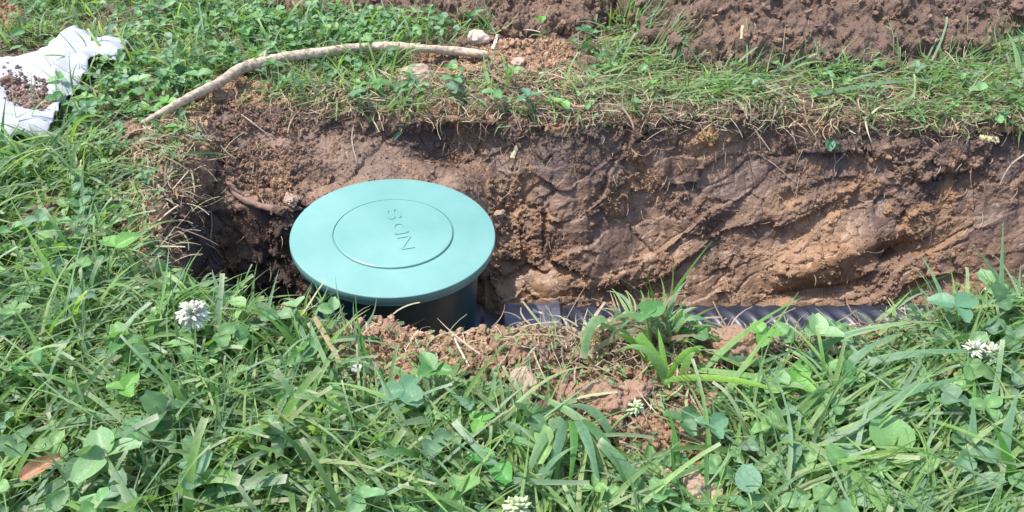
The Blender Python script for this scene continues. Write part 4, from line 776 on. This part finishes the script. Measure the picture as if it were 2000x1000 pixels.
# broken stalk with leaves
rt = onray(1310, 770, 0.); st_ = empty('broken_stalk', rt, 'thick broken green stalk with arching leaves in the near bare soil', 'weed')
gm = gmat((.17, .32, .06)); top = at_h(1302, 742, .018)
v, f, *_ = tube([rt, (rt+top)/2, top], [.0048, .0044, .0046], n=14, m=16, knob=.06); mesh('stalk', v-np.array(rt), f, gm, parent=st_)
for (p1, W, z1, bow, col, bl) in [((1245, 655), .010, .055, .004, (.17, .33, .06), 1), ((1285, 640), .006, .06, .002, (.20, .38, .06), 0), ((1200, 690), .006, .04, .022, (.18, .30, .10), 0), ((1375, 705), .006, .03, .025, (.17, .34, .05), 0), ((1560, 780), .006, .03, .012, (.22, .38, .06), 0)]:
    b_ = P(p1[0], p1[1], z1); t = np.linspace(0, 1, 16)[:, None]; pos = top*(1-t)+b_*t+np.array([0, 0, 1.])*bow*4*t*(1-t); dd = np.gradient(pos, axis=0); dd /= np.linalg.norm(dd, axis=1, keepdims=True)
    sd = np.cross(dd, FW); sd /= np.linalg.norm(sd, axis=1, keepdims=True); n2 = np.cross(sd, dd); ww = W*.5*((.85+.15*np.sin(np.pi*t)) if bl else (.75+.25*np.sin(np.pi*t))*(1-t**2.5))+.0002
    vv = np.stack([pos-sd*ww, pos-n2*.3*ww, pos+sd*ww], 1).reshape(-1, 3); b3 = np.arange(48).reshape(16, 3)
    qd = np.concatenate([np.stack([b3[:-1, k], b3[1:, k], b3[1:, k+1], b3[:-1, k+1]], -1) for k in (0, 1)]); mesh('leaf', vv-np.array(rt), qd, gmat(col), parent=st_)
# clover flowers
M_pet = leaf_mat('flower_petal', False, (.62, .62, .50), transl=.25, rough=.6, scale=300., spec=.3); M_petg = leaf_mat('flower_petal_green', False, (.50, .56, .34), transl=.25, rough=.6)
for n_ in M_pet.node_tree.nodes:
    if n_.type == 'VECT_MATH' and n_.operation == 'MULTIPLY': n_.inputs[1].default_value = (1, 1, .9)
def flower(pxy, h, rad, label, npet=46, mat=None, stempx=None, up=.35, droop=.2):
    cen = at_h(pxy[0], pxy[1], h); rt = at_h(*stempx, .0) if stempx else cen+np.array([.01, .004, 0]); rt = np.array([rt[0], rt[1], hz(rt[0], rt[1])])
    e = empty('clover_flower', rt, label, 'flower', 'white clover flowers'); Vs = []; Fs = []; o = 0
    th = np.linspace(0, 2*np.pi, 6, endpoint=False); T = 7; tt_ = np.linspace(0, 1, T)
    for k in range(npet):
        zz = 1-1.55*(k+.5)/npet; ph_ = k*2.39996+rng.normal(0, .15); rr_ = math.sqrt(max(0, 1-zz*zz)); d = np.array([rr_*math.cos(ph_), rr_*math.sin(ph_), zz])+rng.normal(0, .1, 3); d /= np.linalg.norm(d)
        L_ = rad*rng.uniform(.8, 1.15); a_ = np.cross(d, [.3, .2, 1]); a_ /= np.linalg.norm(a_); b4 = np.cross(d, a_)
        c4 = cen+d*(rad*.12+L_*tt_)[:, None]+np.array([0, 0, -1.])*droop*L_*(tt_**2)[:, None]+a_*(.12*L_*np.sin(tt_*3))[:, None]*rng.normal()
        w4 = rad*.125*(.45+.9*np.sin(np.pi*np.clip(tt_*.95+.02, 0, 1))**.8)*np.where(tt_ > .98, .55, 1)
        vv = c4[:, None]+(a_[None, None]*np.cos(th)[None, :, None]*1.15+b4[None, None]*np.sin(th)[None, :, None]*.6)*w4[:, None, None]
        b5 = np.arange(T*6).reshape(T, 6); nb5 = np.roll(b5, -1, 1); Vs.append(vv.reshape(-1, 3)); Fs.append(np.stack([b5[:-1], nb5[:-1], nb5[1:], b5[1:]], -1).reshape(-1, 4)+o); o += T*6
    mesh('flower_head', np.concatenate(Vs)-rt, np.concatenate(Fs), mat or M_pet, parent=e); stem(e, rt, cen-np.array([0, 0, rad*.2]), .0013, M_stem, bow=.006); return e
flower((375, 612), .055, .0135, 'open white clover flower left of the drain box', 70, stempx=(170, 668))
flower((1905, 682), .045, .0092, 'left of the two white clover flowers at the right edge', 44, stempx=(1880, 790), droop=.05)
flower((1940, 688), .045, .0092, 'right of the two white clover flowers at the right edge', 44, stempx=(1930, 800), droop=.1)
flower((1243, 795), .035, .0075, 'faded greenish clover flower above the large cracked clod', 22, M_petg, stempx=(1180, 860))
flower((1010, 990), .04, .010, 'half open clover flower cut by the bottom edge', 44, M_petg)
#OBJ-END
# ---------------------------------------------------------------- light, sky, camera
w = bpy.data.worlds.new('World'); bpy.context.scene.world = w; w.use_nodes = True; nt = w.node_tree
sk = nt.nodes.new('ShaderNodeTexSky'); sk.sky_type = 'NISHITA'; sk.sun_disc = False
S = Vector((-.40, .07, .90)).normalized(); el = math.asin(S.z); azm = math.atan2(S.x, S.y)
sk.sun_elevation = el; sk.sun_rotation = azm; sk.air_density = 1.; sk.dust_density = 1.5
nt.links.new(sk.outputs[0], nt.nodes['Background'].inputs[0]); nt.nodes['Background'].inputs[1].default_value = .15
ld = bpy.data.lights.new('sun', 'SUN'); ld.energy = 2.65; ld.angle = R(.9); ld.color = (1, .955, .88)
lo = bpy.data.objects.new('sun', ld); C.objects.link(lo); lo.rotation_euler = S.to_track_quat('Z', 'Y').to_euler()
cd = bpy.data.cameras.new('camera'); cam = bpy.data.objects.new('camera', cd); C.objects.link(cam); bpy.context.scene.camera = cam
cam.location = (0, 0, H); cam.rotation_euler = (math.pi/2-PITCH, 0, 0); cd.sensor_width = 36; cd.lens = 36*F/2000; cd.clip_start = .02; cd.clip_end = 100
sc = bpy.context.scene; sc.view_settings.view_transform = 'Standard'; sc.view_settings.look = 'None'; sc.view_settings.exposure = 1.30; sc.view_settings.gamma = 1
sc.cycles.max_bounces = 6; sc.cycles.diffuse_bounces = 3; sc.cycles.transmission_bounces = 4
